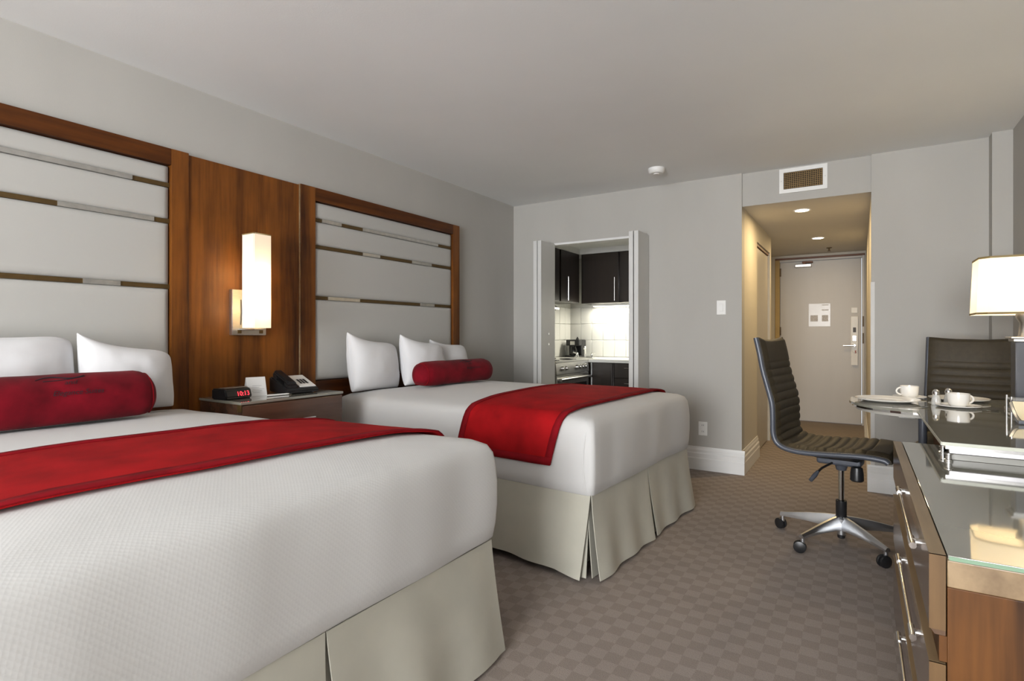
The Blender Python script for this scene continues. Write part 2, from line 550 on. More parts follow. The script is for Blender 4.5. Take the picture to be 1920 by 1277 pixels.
for z in (1.12, 1.33):
    obj('strike_plate', box((DX1 + 0.010, HY - 0.026, z - 0.1), (DX1 + 0.026, HY - 0.016, z + 0.03), .002), bronze, d1)
# closet door in the hall wall
d2 = shape('door_2', (HX0, 5.98, 0))
struct('door_panel', box((HX0 - 0.06, 5.555, 0.01), (HX0 - 0.022, 6.405, 1.965), .003), doorpaint, d2)
struct('door_track', box((HX0 - 0.07, 5.545, 1.972), (HX0 - 0.012, 6.415, 1.994), .003), darkred, d2)
obj('pull_cup', box((HX0 - 0.024, 5.62, 0.98), (HX0 - 0.018, 5.65, 1.08), .002), steel, d2)

# folded bifold doors of the kitchenette
for k, (xa, lab) in enumerate(((-2.585, 0), (-1.650, 1))):
    dd = shape('door_%d' % (3 + k), (xa + 0.04, YF - 0.14, 0))
    for j in range(2):
        x = xa + j * 0.046
        p = struct('door_panel', box((x, YF - 0.285, 0.015), (x + 0.038, YF - 0.006, 2.012), .003), bifoldpaint, dd)
        if k == 0 and j == 1:
            for z in (1.03, 1.13):
                obj('knob_screw', box((x + 0.038, YF - 0.14, z), (x + 0.044, YF - 0.125, z + 0.02), .002), steel, p)
    struct('door_pivot', box((xa + 0.02, YF - 0.05, 2.012), (xa + 0.07, YF + 0.05, 2.024)), steel, dd)
struct('trim_track', box((KX0, YF + 0.005, KZ - 0.02), (KX1, YF + 0.115, KZ - 0.0)), trimwhite)

# kitchenette shell
KZC, KY, XK = 2.150, 6.30, -3.10
struct('ceiling_kitchen', box((XK, YF + 0.12, KZC), (-0.92, KY + 0.1, KZC + 0.05)), ceilpaint)
wkl = struct('wall_kitchen_left', box((XK - 0.1, YF + 0.12, 0), (XK, KY + 0.1, KZC)), grout)
wkb = struct('wall_kitchen_back', box((XK, KY, 0), (-0.92, KY + 0.1, KZC)), grout)
struct('wall_kitchen_right', box((-1.30, YF + 0.12, 0), (-1.25, KY, KZC)), hallpaint)
tb = box((-0.0725, -0.004, 0.001), (0.0725, 0.004, 0.199), 0.0025, 1)
tmesh = obj('tile', tb, tilem, wkb, local=True)
tmesh.location = (XK + 0.0755, KY - 0.004, 0.862)
tm2 = tmesh.data.copy(); tm2.transform(Matrix.Rotation(radians(90), 4, 'Z'))
for r in range(3):
    for c in range(11):
        if r or c:
            t = tmesh.copy(); COL.objects.link(t); t.location = (XK + 0.0755 + c * 0.148, KY - 0.004, 0.862 + r * 0.202)
    for c in range(9):
        t = bpy.data.objects.new('tile', tm2); COL.objects.link(t); t.parent = wkl
        t.location = (XK + 0.004, KY - 0.086 - c * 0.148, 0.862 + r * 0.202)


# baseboards: tall, two-step profile
def baseboard(name, p0, p1, nrm):
    """p0->p1 along the wall foot, nrm points into the room"""
    n = Vector((nrm[0], nrm[1], 0))
    prof = [(0, 0), (0.024, 0), (0.024, 0.095), (0.020, 0.103), (0.020, 0.135), (0.013, 0.145), (0.013, 0.165), (0.008, 0.178), (0.006, 0.192), (0, 0.192)]
    a, c = Vector((*p0, 0)), Vector((*p1, 0))
    bmm = bmesh.new()
    ring_loft(bmm, [[q + n * d + Vector((0, 0, z)) for d, z in prof] for q in (a, c)])
    return struct(name, bmm, trimwhite)


baseboard('baseboard_far_1', (XL, YF), (KX0, YF), (0, -1))
baseboard('baseboard_far_2', (KX1, YF), (HX0 + 0.024, YF), (0, -1))
baseboard('baseboard_far_3', (HX1 - 0.024, YF), (0.728, YF), (0, -1))
baseboard('baseboard_hall_left', (HX0, YF), (HX0, 5.54), (1, 0))
baseboard('baseboard_hall_right', (HX1, YF), (HX1, HY), (-1, 0))
baseboard('baseboard_right', (XR, YB), (XR, YF), (-1, 0))
baseboard('baseboard_left', (XL, YB), (XL, YF), (1, 0))
struct('trim_corner_guard', box((HX1 - 0.004, YF - 0.004, 0.192), (HX1 + 0.022, YF + 0.022, 1.515), .001), guardm)

# ------------------------------------------------------------------ headboards and wood panel
HBX = -2.935


def upholstered(y0, y1, z0, z1, parent):
    """soft pad with a puffed front and rounded edges"""
    bm = bmesh.new()
    nu, nv = 22, 14
    rings = []
    ey = [y0 + (y1 - y0) * (0.5 - 0.5 * cos(pi * i / nu)) for i in range(nu + 1)]
    ez = [z0 + (z1 - z0) * (0.5 - 0.5 * cos(pi * j / nv)) for j in range(nv + 1)]
    vs = []
    for y in ey:
        row = []
        for z in ez:
            e = min(y - y0, y1 - y, z - z0, z1 - z)
            t = min(1, e / 0.022)
            d = 0.018 * sqrt(max(0, 1 - (1 - t) ** 2)) + 0.004 * min(1, e / 0.15)
            row.append(bm.verts.new((-2.968 + 0.012 + d, y, z)))
        vs.append(row)
    for i in range(nu):
        for j in range(nv):
            bm.faces.new((vs[i][j], vs[i + 1][j], vs[i + 1][j + 1], vs[i][j + 1]))
    bx(bm, (-2.979, y0 + .001, z0 + .001), (-2.9555, y1 - .001, z1 - .001))
    return obj('upholstered_panel', bm, upholst, parent, sharp=60)


def headboard(y0, y1, label, rows, stiles):
    """y0..y1 upholstery span; rows: list of (z, [(ya, yb) silver insets])"""
    t = thing('headboard', label, 'headboard', (-2.95, (y0 + y1) / 2, 0), group='headboards behind the beds')
    sl, sr = stiles
    obj('stile', box((-2.979, y0 - sl, 0.45), (-2.925, y0, 2.073), .002), walnut, t)
    obj('stile', box((-2.979, y1, 0.45), (-2.925, y1 + sr, 2.073), .002), walnut, t)
    obj('top_rail', box((-2.979, y0, 1.990), (-2.926, y1, 2.073), .002), walnut_y, t)
    obj('bottom_rail', box((-2.979, y0, 0.45), (-2.926, y1, 0.838), .002), walnut_y, t)
    zs = [1.988] + [r[0] for r in rows] + [0.84]
    g = 0.0105
    for k in range(4):
        zt = zs[k] - (g if k else 0.002)
        zb = zs[k + 1] + (g if k < 3 else 0.002)
        upholstered(y0 + 0.002, y1 - 0.002, zb, zt, t)
    for z, segs in rows:
        cuts = [y0 + .001]
        for a, bb in segs:
            cuts += [a, bb]
        cuts.append(y1 - .001)
        for i in range(len(cuts) - 1):
            if cuts[i + 1] - cuts[i] < 0.005:
                continue
            sv = i % 2 == 1
            obj('silver_inlay' if sv else 'bronze_inlay', box((-2.979, cuts[i], z - g), (-2.9395 if sv else -2.944, cuts[i + 1], z + g)), silver if sv else bronze, t, smooth=False)
    return t


headboard(0.0, 1.421, 'tall headboard with pale padded panels in walnut frame, behind the bed beside the digital clock',
          [(1.890, [(0.35, 1.251)]), (1.708, [(0.10, 0.35), (0.961, 1.347)]), (1.378, [(1.054, 1.201)])], (0.09, 0.085))
headboard(2.288, 3.692, 'tall headboard with pale padded panels in walnut frame, behind the bed near the kitchenette',
          [(1.872, [(2.352, 2.509), (2.699, 3.511)]), (1.700, [(2.699, 2.861), (3.202, 3.43)]), (1.372, [(2.399, 2.67), (3.297, 3.465)])], (0.108, 0.088))
wp = thing('wall_panel', 'tall walnut wall panel between the two headboards', 'panel', (-2.95, 1.84, 0))
obj('veneer_board', box((-2.979, 1.508, 0.0), (-2.935, 2.172, 2.066), .001), walnut, wp)
obj('edge_strip', box((-2.979, 2.172, 0.0), (-2.929, 2.1795, 2.070), .001), walnut_edge, wp)

# ------------------------------------------------------------------ beds
PROF = [(0.014, 0.392), (0.004, 0.402), (-0.003, 0.45), (-0.007, 0.52), (-0.007, 0.60), (-0.003, 0.66), (0.003, 0.702), (0.015, 0.729), (0.042, 0.746),
        (0.100, 0.758), (0.20, 0.770), (0.32, 0.779), (0.46, 0.785), (0.62, 0.788)]


def prof_z(e):
    for (a, za), (c, zc) in zip(PROF[5:], PROF[6:]):
        if e <= c:
            t = max(0, (e - a) / (c - a))
            return za + (zc - za) * t
    return PROF[-1][1]


class Bed:
    def __init__(s, loc, rz, L, n0, n1, f0, f1, dz, seed):
        """local x: 0 head .. L foot; local y from n(x) (window side) to f(x) (kitchen side)"""
        s.loc, s.rz, s.L, s.n0, s.n1, s.f0, s.f1, s.dz, s.seed = loc, rz, L, n0, n1, f0, f1, dz, seed
        s.M = Matrix.Translation(loc) @ Matrix.Rotation(rz, 4, 'Z')

    def side(s, x, v):
        t = x / s.L
        a = s.n0 + (s.n1 - s.n0) * t
        c = s.f0 + (s.f1 - s.f0) * t
        return a + (c - a) * v

    def outline(s, inset, rad, n=26, m=7):
        """rounded outline (local x, y), counter-clockwise"""
        W = 1.0
        L = s.L
        pts = []
        hw = (s.f1 - s.n1) / 2
        ins = inset
        x0, x1 = ins, L - ins
        y0, y1 = -hw + ins, hw - ins
        r = min(rad, (x1 - x0) / 2.001, (y1 - y0) / 2.001)
        def line(a, c, k):
            return [(a[0] + (c[0] - a[0]) * i / k, a[1] + (c[1] - a[1]) * i / k) for i in range(k)]
        def arc(cx, cy, a0):
            return [(cx + r * cos(a0 + pi / 2 * i / m), cy + r * sin(a0 + pi / 2 * i / m)) for i in range(m)]
        pts += line((x0 + r, y0), (x1 - r, y0), n + 8) + arc(x1 - r, y0 + r, -pi / 2)
        pts += line((x1, y0 + r), (x1, y1 - r), n) + arc(x1 - r, y1 - r, 0)
        pts += line((x1 - r, y1), (x0 + r, y1), n + 8) + arc(x0 + r, y1 - r, pi / 2)
        pts += line((x0, y1 - r), (x0, y0 + r), n) + arc(x0 + r, y0 + r, pi)
        out = []
        for x, y in pts:
            v = (y + hw) / (2 * hw)
            out.append((x, s.side(x, v)))
        return out

    def wr(s, p, amp):
        q = Vector((p[0] * 3.1 + s.seed, p[1] * 3.1, p[2] * 1.2))
        q2 = Vector((p[0] * 7.3 + s.seed, p[1] * 7.3 + 5, p[2] * 2.0))
        return amp * (noise.noise(q) + 0.45 * noise.noise(q2))


def make_bed(B, label, group):
    t = thing('bed', label, 'bed', B.loc, B.rz, group)
    # coverlet
    bm = bmesh.new()
    rings = []
    for k, (e, z) in enumerate(PROF):
        rad = 0.026 + max(0, e) * 0.6 if k > 5 else 0.026
        o = B.outline(e, rad)
        ring = []
        cx = B.L / 2
        cy = B.side(cx, 0.5)
        for x, y in o:
            p = Vector((x, y, z + B.dz))
            side = k <= 6
            w = B.wr(p, 0.013 if 1 < k <= 6 else 0.004)
            w *= min(1, max(0, (sqrt((B.L - x) ** 2 + min(abs(y - B.side(x, 0)), abs(y - B.side(x, 1))) ** 2) - 0.05) / 0.15))
            d = Vector((x - cx, y - cy, 0)).normalized()
            # outward on the sides, upward on top
            dx = min(x, B.L - x); 
            if side:
                nx = Vector((1, 0, 0)) if B.L - x < 0.06 else Vector((0, 1 if y > cy else -1, 0))
                p += nx * w
            else:
                p.z += w
            if k <= 2:      # hem hangs a little unevenly
                p.z += 0.010 * noise.noise(Vector((x * 2.2 + B.seed, y * 2.2, 0)))
            ring.append(p)
        rings.append(ring)
    ring_loft(bm, rings, True, False, True)
    obj('coverlet', bm, linen_w, t, local=True, sharp=80)
    # folded corners at the foot
    for v in (0, 1):
        y = B.side(B.L, v)
        sg = 1 if v else -1
        def ez(z):
            for (q, za), (c, zc) in zip(PROF, PROF[1:]):
                if za <= z <= zc:
                    return q + (c - q) * (z - za) / (zc - za)
            return 0.0
        zs_ = [0.404 + 0.285 * i / 13 for i in range(14)]
        path = [Vector((B.L - 0.034 - 0.012 * sin(i * 0.24), y - sg * (ez(z) + 0.0005), z + B.dz)) for i, z in enumerate(zs_)]
        bmf = bmesh.new()
        tube(bmf, path, [0.002, .004, .005, .005, .005, .005, .005, .005, .005, .005, .005, .004, .003, .001], 8)
        obj('corner_fold', bmf, linen_w, t, local=True)
    # hidden base so that the bed stands on the floor
    bmb = bmesh.new()
    bx(bmb, (0.05, B.side(0, 0) + 0.14, 0.0), (B.L - 0.12, B.side(0, 1) - 0.14, 0.40), 0.02)
    obj('box_spring', bmb, skirtm, t, local=True)
    return t


def skirt_panel(B, t, p0, p1, nrm, lift=0.0, flare=0.045, waves=1.0, seed=0, end0=0.0, end1=0.0, tuck=0.0, top=0.412):
    """hanging cloth between two floor points (local), flared outwards at the hem; end0/end1 pull an end apart at the hem"""
    a, c = Vector(p0), Vector(p1)
    n = Vector(nrm)
    d = (c - a)
    Ln = d.length
    dn = d / Ln
    bm = bmesh.new()
    NU, NV = max(6, int(Ln / 0.03)), 10
    th = 0.004
    grid = []
    for layer in (0, 1):
        g = []
        for i in range(NU + 1):
            u = i / NU
            col = []
            for j in range(NV + 1):
                w = j / NV            # 0 top, 1 hem
                zl = 0.014 + lift * sin(pi * min(1, max(0, u))) + 0.004 * noise.noise(Vector((u * 5 + seed, 1, 0)))
                z = top + (zl - top) * w
                wob = waves * w * (0.012 * noise.noise(Vector((u * Ln * 4 + seed, seed, 0))) + 0.006 * sin(u * Ln * 23 + seed))
                outw = flare * w ** 1.3 + wob - tuck - (th if layer else 0)
                along = -end0 * w * (1 - u) ** 3 + end1 * w * u ** 3
                curl = 0.012 * w * ((u > 0.93) * end1 + (u < 0.07) * end0) * 20
                p = a + dn * (u * Ln - along) + n * (outw + curl * 0.3)
                col.append(bm.verts.new((p.x, p.y, z)))
            g.append(col)
        grid.append(g)
    for layer in (0, 1):
        for i in range(NU):
            for j in range(NV):
                f = (grid[layer][i][j], grid[layer][i + 1][j], grid[layer][i + 1][j + 1], grid[layer][i][j + 1])
                bm.faces.new(f if layer == 0 else tuple(reversed(f)))
    for i in range(NU):
        for j in (0, NV):
            bm.faces.new((grid[0][i][j], grid[0][i + 1][j], grid[1][i + 1][j], grid[1][i][j]))
    for j in range(NV):
        for i in (0, NU):
            bm.faces.new((grid[0][i][j], grid[0][i][j + 1], grid[1][i][j + 1], grid[1][i][j]))
    return obj('skirt_panel', bm, skirtm, t, local=True, sharp=70)


def make_skirt(B, t, lift_near, lift_far):
    i = 0.014
    L = B.L - i
    n0, n1, f0, f1 = B.side(0, 0) + i, B.side(B.L, 0) + i, B.side(0, 1) - i, B.side(B.L, 1) - i
    mid = (n1 + f1) / 2
    skirt_panel(B, t, (0.02, n0, 0), (L - 0.004, n1, 0), (0, -1, 0), lift_near, 0.045, seed=1 + B.seed, end1=0.03)
    skirt_panel(B, t, (0.02, f0, 0), (L - 0.004, f1, 0), (0, 1, 0), lift_far, 0.045, seed=2 + B.seed, end1=0.02)
    skirt_panel(B, t, (L, n1 + .002, 0), (L, mid - 0.002, 0), (1, 0, 0), 0.006, 0.050, seed=3 + B.seed, end0=-0.006, end1=0.022)
    skirt_panel(B, t, (L, mid + 0.002, 0), (L, f1 - .002, 0), (1, 0, 0), 0.004, 0.045, seed=4 + B.seed, end0=0.030, end1=-0.035)
    # pleat backing behind the slits
    skirt_panel(B, t, (L - 0.005, mid - 0.12, 0), (L - 0.005, mid + 0.12, 0), (1, 0, 0), 0, 0.030, 0.2, seed=5, tuck=0.012)
    skirt_panel(B, t, (L - 0.10, n1 + .004, 0), (L - 0.02, n1 + 0.004, 0), (0, -1, 0), 0, 0.030, 0.1, seed=6, tuck=0.01)
    skirt_panel(B, t, (L - 0.01, n1 + .004, 0), (L - 0.01, n1 + 0.11, 0), (1, 0, 0), 0, 0.025, 0.1, seed=7, tuck=0.012)


def make_runner(B, label, xa, xb, skew, hem_n, hem_f, group, turn=0.0):
    """velvet bed scarf laid across the bed; xa..xb along the bed, hem_n/hem_f heights of its two ends"""
    t = thing('bed_runner', label, 'bed runner', B.loc, B.rz, group)
    HW = B.side(B.L, 1) - B.side(B.L, 0)
    OFF = 0.013

    def path(x):
        """list of (v-offset inset, z, side) from the window-side hem over the top to the other hem"""
        ef = B.L - x
        out = []
        levels = [p for p in PROF if 0.40 < p[1] <= 0.70]
        zt = prof_z(max(0.006, ef))
        def sidepts(hem):
            r = []
            z = hem
            while z < 0.70:
                e = 0.0
                for (a, za), (c, zc) in zip(PROF, PROF[1:]):
                    if za <= z <= zc:
                        e = a + (c - a) * (z - za) / (zc - za)
                        break
                r.append((e - OFF, z))
                z += 0.03
            for e in (0.012, 0.028, 0.045, 0.062, 0.09, 0.115, 0.16, 0.20, 0.26, 0.32, 0.40, 0.5, 0.6):
                r.append((e - OFF * max(0, 1 - e / 0.08), min(prof_z(e), zt - 0.0) + OFF * min(1, e / 0.05)))
            return r
        return sidepts(hem_n), sidepts(hem_f)

    def build(x_list, half, off_extra=0.0, seed=0):
        bm = bmesh.new()
        rows = []
        for x in x_list:
            pn, pf = path(x)
            row = []
            for e, z in pn:
                xs = x + skew * (0.75 - z) * 0.6
                y0 = B.side(x - turn / 2, 0)
                xs -= turn / 2
                w = B.wr(Vector((xs, y0 + e, z)), 0.010 if z < 0.70 else 0.004)
                p = Vector((xs, y0 + e - off_extra * (z < 0.71) - (w if z < 0.70 else 0), z + B.dz + off_extra * (z >= 0.71) + (w if z >= 0.70 else 0)))
                p.x += turn * min(0.5, max(0, e) / HW)
                row.append(p)
            for e, z in reversed(pf):
                xs = x + skew * (0.75 - z) * 0.2
                y1 = B.side(x + turn / 2, 1)
                xs += turn / 2
                w = B.wr(Vector((xs, y1 - e, z)), 0.010 if z < 0.70 else 0.004)
                p = Vector((xs, y1 - e + off_extra * (z < 0.71) + (w if z < .70 else 0), z + B.dz + off_extra * (z >= 0.71) + (w if z >= .70 else 0)))
                p.x -= turn * min(0.5, max(0, e) / HW)
                row.append(p)
            rows.append(row)
        top = [[bm.verts.new(p) for p in r] for r in rows]
        n = len(top[0])
        for a, c in zip(top, top[1:]):
            for i in range(n - 1):
                bm.faces.new((a[i], a[i + 1], c[i + 1], c[i]))
        return bm

    N = 16
    xs = [xa + (xb - xa) * i / N for i in range(N + 1)]
    o = obj('velvet_cloth', build(xs, 0), redv, t, local=True, sharp=80)
    md = o.modifiers.new('thickness', 'SOLIDIFY'); md.thickness = 0.006; md.offset = 0
    hw = 0.035
    for (a, c) in ((xa - .002, xa + hw), (xb - hw, xb + .002)):
        h = obj('hem', build([a, (a + c) / 2, c], 0, 0.0045), redv2, t, local=True, sharp=80)
        md = h.modifiers.new('thickness', 'SOLIDIFY'); md.thickness = 0.005; md.offset = 0
    # hem bands across the hanging ends
    for v, hem in ((0, hem_n), (1, hem_f)):
        bm = bmesh.new()
        rows = []
        for x in xs:
            r = []
            for z in (hem - 0.002, hem + 0.018, hem + 0.036):
                e = 0.0
                for (a, za), (c, zc) in zip(PROF, PROF[1:]):
                    if za <= z <= zc:
                        e = a + (c - a) * (z - za) / (zc - za)
                        break
                xx = x + skew * (0.75 - z) * (0.6 if v == 0 else 0.2)
                xx += turn * (v - 0.5)
                yy = B.side(xx, v) + (1 if v == 0 else -1) * (e - OFF - 0.0045)
                w = B.wr(Vector((xx, yy, z)), 0.010)
                r.append(bm.verts.new((xx, yy - (w if v == 0 else -w), z + B.dz)))
            rows.append(r)
        for a, c in zip(rows, rows[1:]):
            for i in range(2):
                bm.faces.new((a[i], a[i + 1], c[i + 1], c[i]))
        h = obj('hem', bm, redv2, t, local=True, sharp=80)
        md = h.modifiers.new('thickness', 'SOLIDIFY'); md.thickness = 0.005; md.offset = 0
    return t


B1 = Bed((-2.895, 0, 0), 0.0, 1.810, 0.02, 0.16, 1.46, 1.620, 0.020, 3.3)
B2 = Bed((-2.855, 3.112, 0), radians(-3.6), 1.875, -0.68, -0.68, 0.68, 0.68, 0.0, 9.1)
bed1 = make_bed(B1, 'bed with white coverlet standing beside the dark nightstand, closest to the camera', 'double beds')
make_skirt(B1, bed1, 0.0, 0.0)
bed2 = make_bed(B2, 'bed with white coverlet standing beyond the nightstand, near the kitchenette', 'double beds')
make_skirt(B2, bed2, 0.045, 0.0)
make_runner(B1, 'wide red velvet runner across the bed closest to the camera', 0.985, 1.535, 0.0, 0.50, 0.50, 'red bed runners', 0.11)
make_runner(B2, 'red velvet runner hanging over the side of the bed near the kitchenette', 1.12, 1.72, -0.42, 0.515, 0.56, 'red bed runners')


# ------------------------------------------------------------------ pillows
def pillow(label, loc, w, h, th, lean, rz, seed, sag=0.0):
    """upright pillow leaning back on the headboard; local x = width, z = height, y = thickness"""
    bm = bmesh.new()
    N = 26
    fr = []
    for s in (1, -1):
        g = []
        for i in range(N + 1):
            a = -cos(pi * i / N)
            col = []
            for j in range(N + 1):
                c = -cos(pi * j / N)
                # outline with pinched sides and pointed corners
                x = a * w / 2 * (1 - 0.03 * (1 - c * c)) - 0.045 * w * (max(0, a) * max(0, c)) ** 5
                z = c * h / 2 * (1 - 0.10 * (1 - a * a) * (1 if c > 0 else 0.15))
                z += 0.024 * (max(0, -a) ** 3) * (max(0, c) ** 4) - 0.09 * h * (max(0, a) * max(0, c)) ** 5
                k = max(0.0, (1 - a ** 2) * (1 - c ** 2))
                t = th / 2 * k ** 0.36
                t *= 1 + 0.12 * noise.noise(Vector((a * 1.6 + seed, c * 1.6, s)))
                t += 0.004 * noise.noise(Vector((a * 5 + seed, c * 5, s * 3))) * min(1, k * 4)
                z -= sag * h * (a + 1) / 2 * (0.5 + 0.5 * c) 
                col.append(Vector((x, -s * t, z + h / 2)))
            g.append(col)
        fr.append(g)
    V = []
    for g in fr:
        V.append([[bm.verts.new(p) for p in col] for col in g])
    for s in (0, 1):
        for i in range(N):
            for j in range(N):
                f = (V[s][i][j], V[s][i + 1][j], V[s][i + 1][j + 1], V[s][i][j + 1])
                bm.faces.new(f if s == 0 else tuple(reversed(f)))
    bmesh.ops.remove_doubles(bm, verts=bm.verts, dist=1e-5)
    t = thing('pillow', label, 'pillow', loc, rz, 'white pillows on the beds')
    R = Matrix.Rotation(-lean, 4, 'X')
    bmesh.ops.transform(bm, matrix=R, verts=bm.verts)
    obj('pillow_case', bm, cotton, t, local=True, sharp=75)
    # seam piping round the rim
    pts = []
    for i in range(0, N + 1):
        pts.append(fr[0][i][N])
    for j in range(N - 1, -1, -1):
        pts.append(fr[0][N][j])
    for i in range(N - 1, -1, -1):
        pts.append(fr[0][i][0])
    for j in range(1, N + 1):
        pts.append(fr[0][0][j])
    pp = [R @ p for p in pts if True]
    q = [pp[0]]
    for p in pp[1:]:
        if (p - q[-1]).length > 0.004:
            q.append(p)
    bm2 = bmesh.new()
    tube(bm2, q, 0.0016, 5, False)
    obj('seam', bm2, cotton, t, local=True)
    return t


# local -y faces the room (+X) after a quarter turn
RZ = radians(90)
pillow('white pillow beside the nightstand on the bed near the kitchenette', (-2.765, 2.650, 0.764), 0.41, 0.365, 0.21, radians(7), RZ, 1.0, 0.13)
pillow('middle white pillow of three on the bed near the kitchenette', (-2.655, 3.025, 0.780), 0.39, 0.335, 0.20, radians(8), RZ + radians(-4), 4.0, 0.12)
pillow('white pillow behind the end of the short red bolster, next to the kitchenette', (-2.70, 3.40, 0.780), 0.37, 0.30, 0.19, radians(12), RZ + radians(-4), 8.0, 0.06)
pillow('white pointed pillow beside the wood panel on the bed closest to the camera', (-2.680, 1.132, 0.808), 0.352, 0.315, 0.21, radians(8), RZ, 12.0, 0.17)
pillow('white pillow leaning behind the long red bolster, cut by the picture edge', (-2.755, 0.735, 0.808), 0.46, 0.335, 0.21, radians(8), RZ, 15.0, 0.0)


# ------------------------------------------------------------------ bolsters
def bolster(label, loc, length, r, rz, seed, text_at):
    """local y = axis, local +x faces the room"""
    t = thing('bolster_cushion', label, 'bolster', loc, rz, 'red bolsters')
    bm = bmesh.new()
    prof = []
    n = 34
    for i in range(n + 1):
        y = -length / 2 + length * (0.5 - 0.5 * cos(pi * i / n))
        e = min(y + length / 2, length / 2 - y)
        k = min(1, e / 0.075)
        rr = r * (0.30 + 0.70 * sqrt(max(0, 1 - (1 - k) ** 2)))
        rr *= 1 + 0.018 * noise.noise(Vector((y * 7 + seed, 0, 0)))
        prof.append((y, rr))
    def rad_at(y, a):
        e = max(0.0, min(y + length / 2, length / 2 - y))
        k = min(1, e / 0.075)
        rr = r * (0.30 + 0.70 * sqrt(max(0, 1 - (1 - k) ** 2))) * (1 + 0.018 * noise.noise(Vector((y * 7 + seed, 0, 0))))
        return rr * (1 + 0.02 * noise.noise(Vector((y * 9 + seed, cos(a) * 2, sin(a) * 2))))

    rings = []
    for y, rr in prof:
        ring = []
        for k in range(36):
            a = 2 * pi * k / 36
            zz = sin(a)
            if zz < -0.75:
                zz = -0.75 + (zz + 0.75) * 0.25       # flattened where it rests
            q = 1 + 0.02 * noise.noise(Vector((y * 9 + seed, cos(a) * 2, zz * 2)))
            ring.append(Vector((cos(a) * rr * q, y, zz * rr * q + r * 0.81)))
        rings.append(ring)
    ring_loft(bm, rings)
    obj('velvet_cover', bm, redb, t, local=True, sharp=75)
    for sgn in (-1, 1):
        yy = sgn * (length / 2 - 0.030)
        pts = [Vector((cos(2 * pi * k / 40) * rad_at(yy, 2 * pi * k / 40), yy, max(-0.80, sin(2 * pi * k / 40)) * rad_at(yy, 2 * pi * k / 40) + r * 0.81)) for k in range(41)]
        bmt = bmesh.new(); tube(bmt, pts, 0.0028, 6, False)
        obj('piping', bmt, redv2, t, local=True)

    def wrap(me, yc, ang0, name):
        for v in me.vertices:
            tx, ty = v.co.x, v.co.y
            a = ang0 + ty / r
            rad = rad_at(yc + tx, a) + 0.0030
            v.co = Vector((cos(a) * rad, yc + tx, sin(a) * rad + r * 0.81))
        obj(name, me, threadm, t, local=True)

    yc = text_at
    wrap(text_mesh('and', 0.027, 0.35), yc - 0.01, radians(40), 'embroidery')
    wrap(text_mesh('Elegance Suites', 0.025, 0.35), yc + 0.008, radians(17), 'embroidery')
    # embroidered scroll above the words
    bmt = bmesh.new()
    pts = []
    for k in range(33):
        u = k / 32
        tx = -0.075 + 0.15 * u
        ty = 0.012 * sin(u * pi * 2.0) - 0.010 * cos(u * pi)
        a = radians(62) + ty / r
        rd = rad_at(yc - 0.03 + tx, a) + 0.0005
        pts.append(Vector((cos(a) * rd, yc - 0.03 + tx, sin(a) * rd + r * 0.81)))
    tube(bmt, pts, [0.001 + 0.0026 * sin(pi * k / 32) ** 0.7 for k in range(33)], 6)
    obj('embroidered_scroll', bmt, threadm, t, local=True)
    bmt = bmesh.new()
    pts = []
    for k in range(25):
        u = k / 24
        a = radians(52) + (0.020 * u * u) / r
        rd = rad_at(yc - 0.085 + 0.13 * u, a) + 0.0005
        pts.append(Vector((cos(a) * rd, yc - 0.085 + 0.13 * u, sin(a) * rd + r * 0.81)))
    tube(bmt, pts, 0.0016, 6)
    obj('embroidered_scroll', bmt, threadm, t, local=True)
    return t


bolster('long red velvet bolster with embroidered lettering on the bed closest to the camera', (-2.47, 0.66, 0.812), 0.92, 0.100, 0.0, 2.0, 0.17)
bolster('short red velvet bolster with embroidered lettering on the bed near the kitchenette', (-2.435, 3.09, 0.792), 0.74, 0.090, radians(-3), 5.0, 0.10)

# ------------------------------------------------------------------ nightstand and what stands on it
NX0, NX1, NY0, NY1, NZ = -2.924, -2.545, 1.555, 2.185, 0.805
ns = thing('nightstand', 'dark walnut nightstand with glass top between the two beds', 'nightstand', (-2.74, 1.87, 0))
obj('body', box((NX0, NY0 + 0.006, 0.05), (NX1 - 0.02, NY1 - 0.006, NZ - 0.014), .003), walnut_n, ns)
obj('plinth', box((NX0 + 0.02, NY0 + 0.03, 0.0), (NX1 - 0.05, NY1 - 0.03, 0.05)), espresso, ns)
for z0, z1 in ((0.44, 0.785), (0.07, 0.43)):
    dr = obj('drawer', box((NX1 - 0.02, NY0 + 0.008, z0), (NX1 - 0.001, NY1 - 0.008, z1), .003), walnut_n, ns)
    b = bmesh.new(); tube(b, [(NX1 + 0.025, 1.77, z1 - 0.10), (NX1 + 0.025, 1.97, z1 - 0.10)], 0.006)
    for y in (1.79, 1.95):
        tube(b, [(NX1 - 0.002, y, z1 - 0.10), (NX1 + 0.025, y, z1 - 0.10)], 0.004)
    obj('handle', b, chrome, dr)
obj('glass_top', box((NX0 - 0.001, NY0, NZ - 0.014), (NX1, NY1, NZ), .003), glasstop, ns)
obj('edge_band', box((NX1 - 0.03, NY0 - 0.002, NZ - 0.05), (NX1 + 0.002, NY0 + 0.006, NZ - 0.014), .002), bronze, ns)

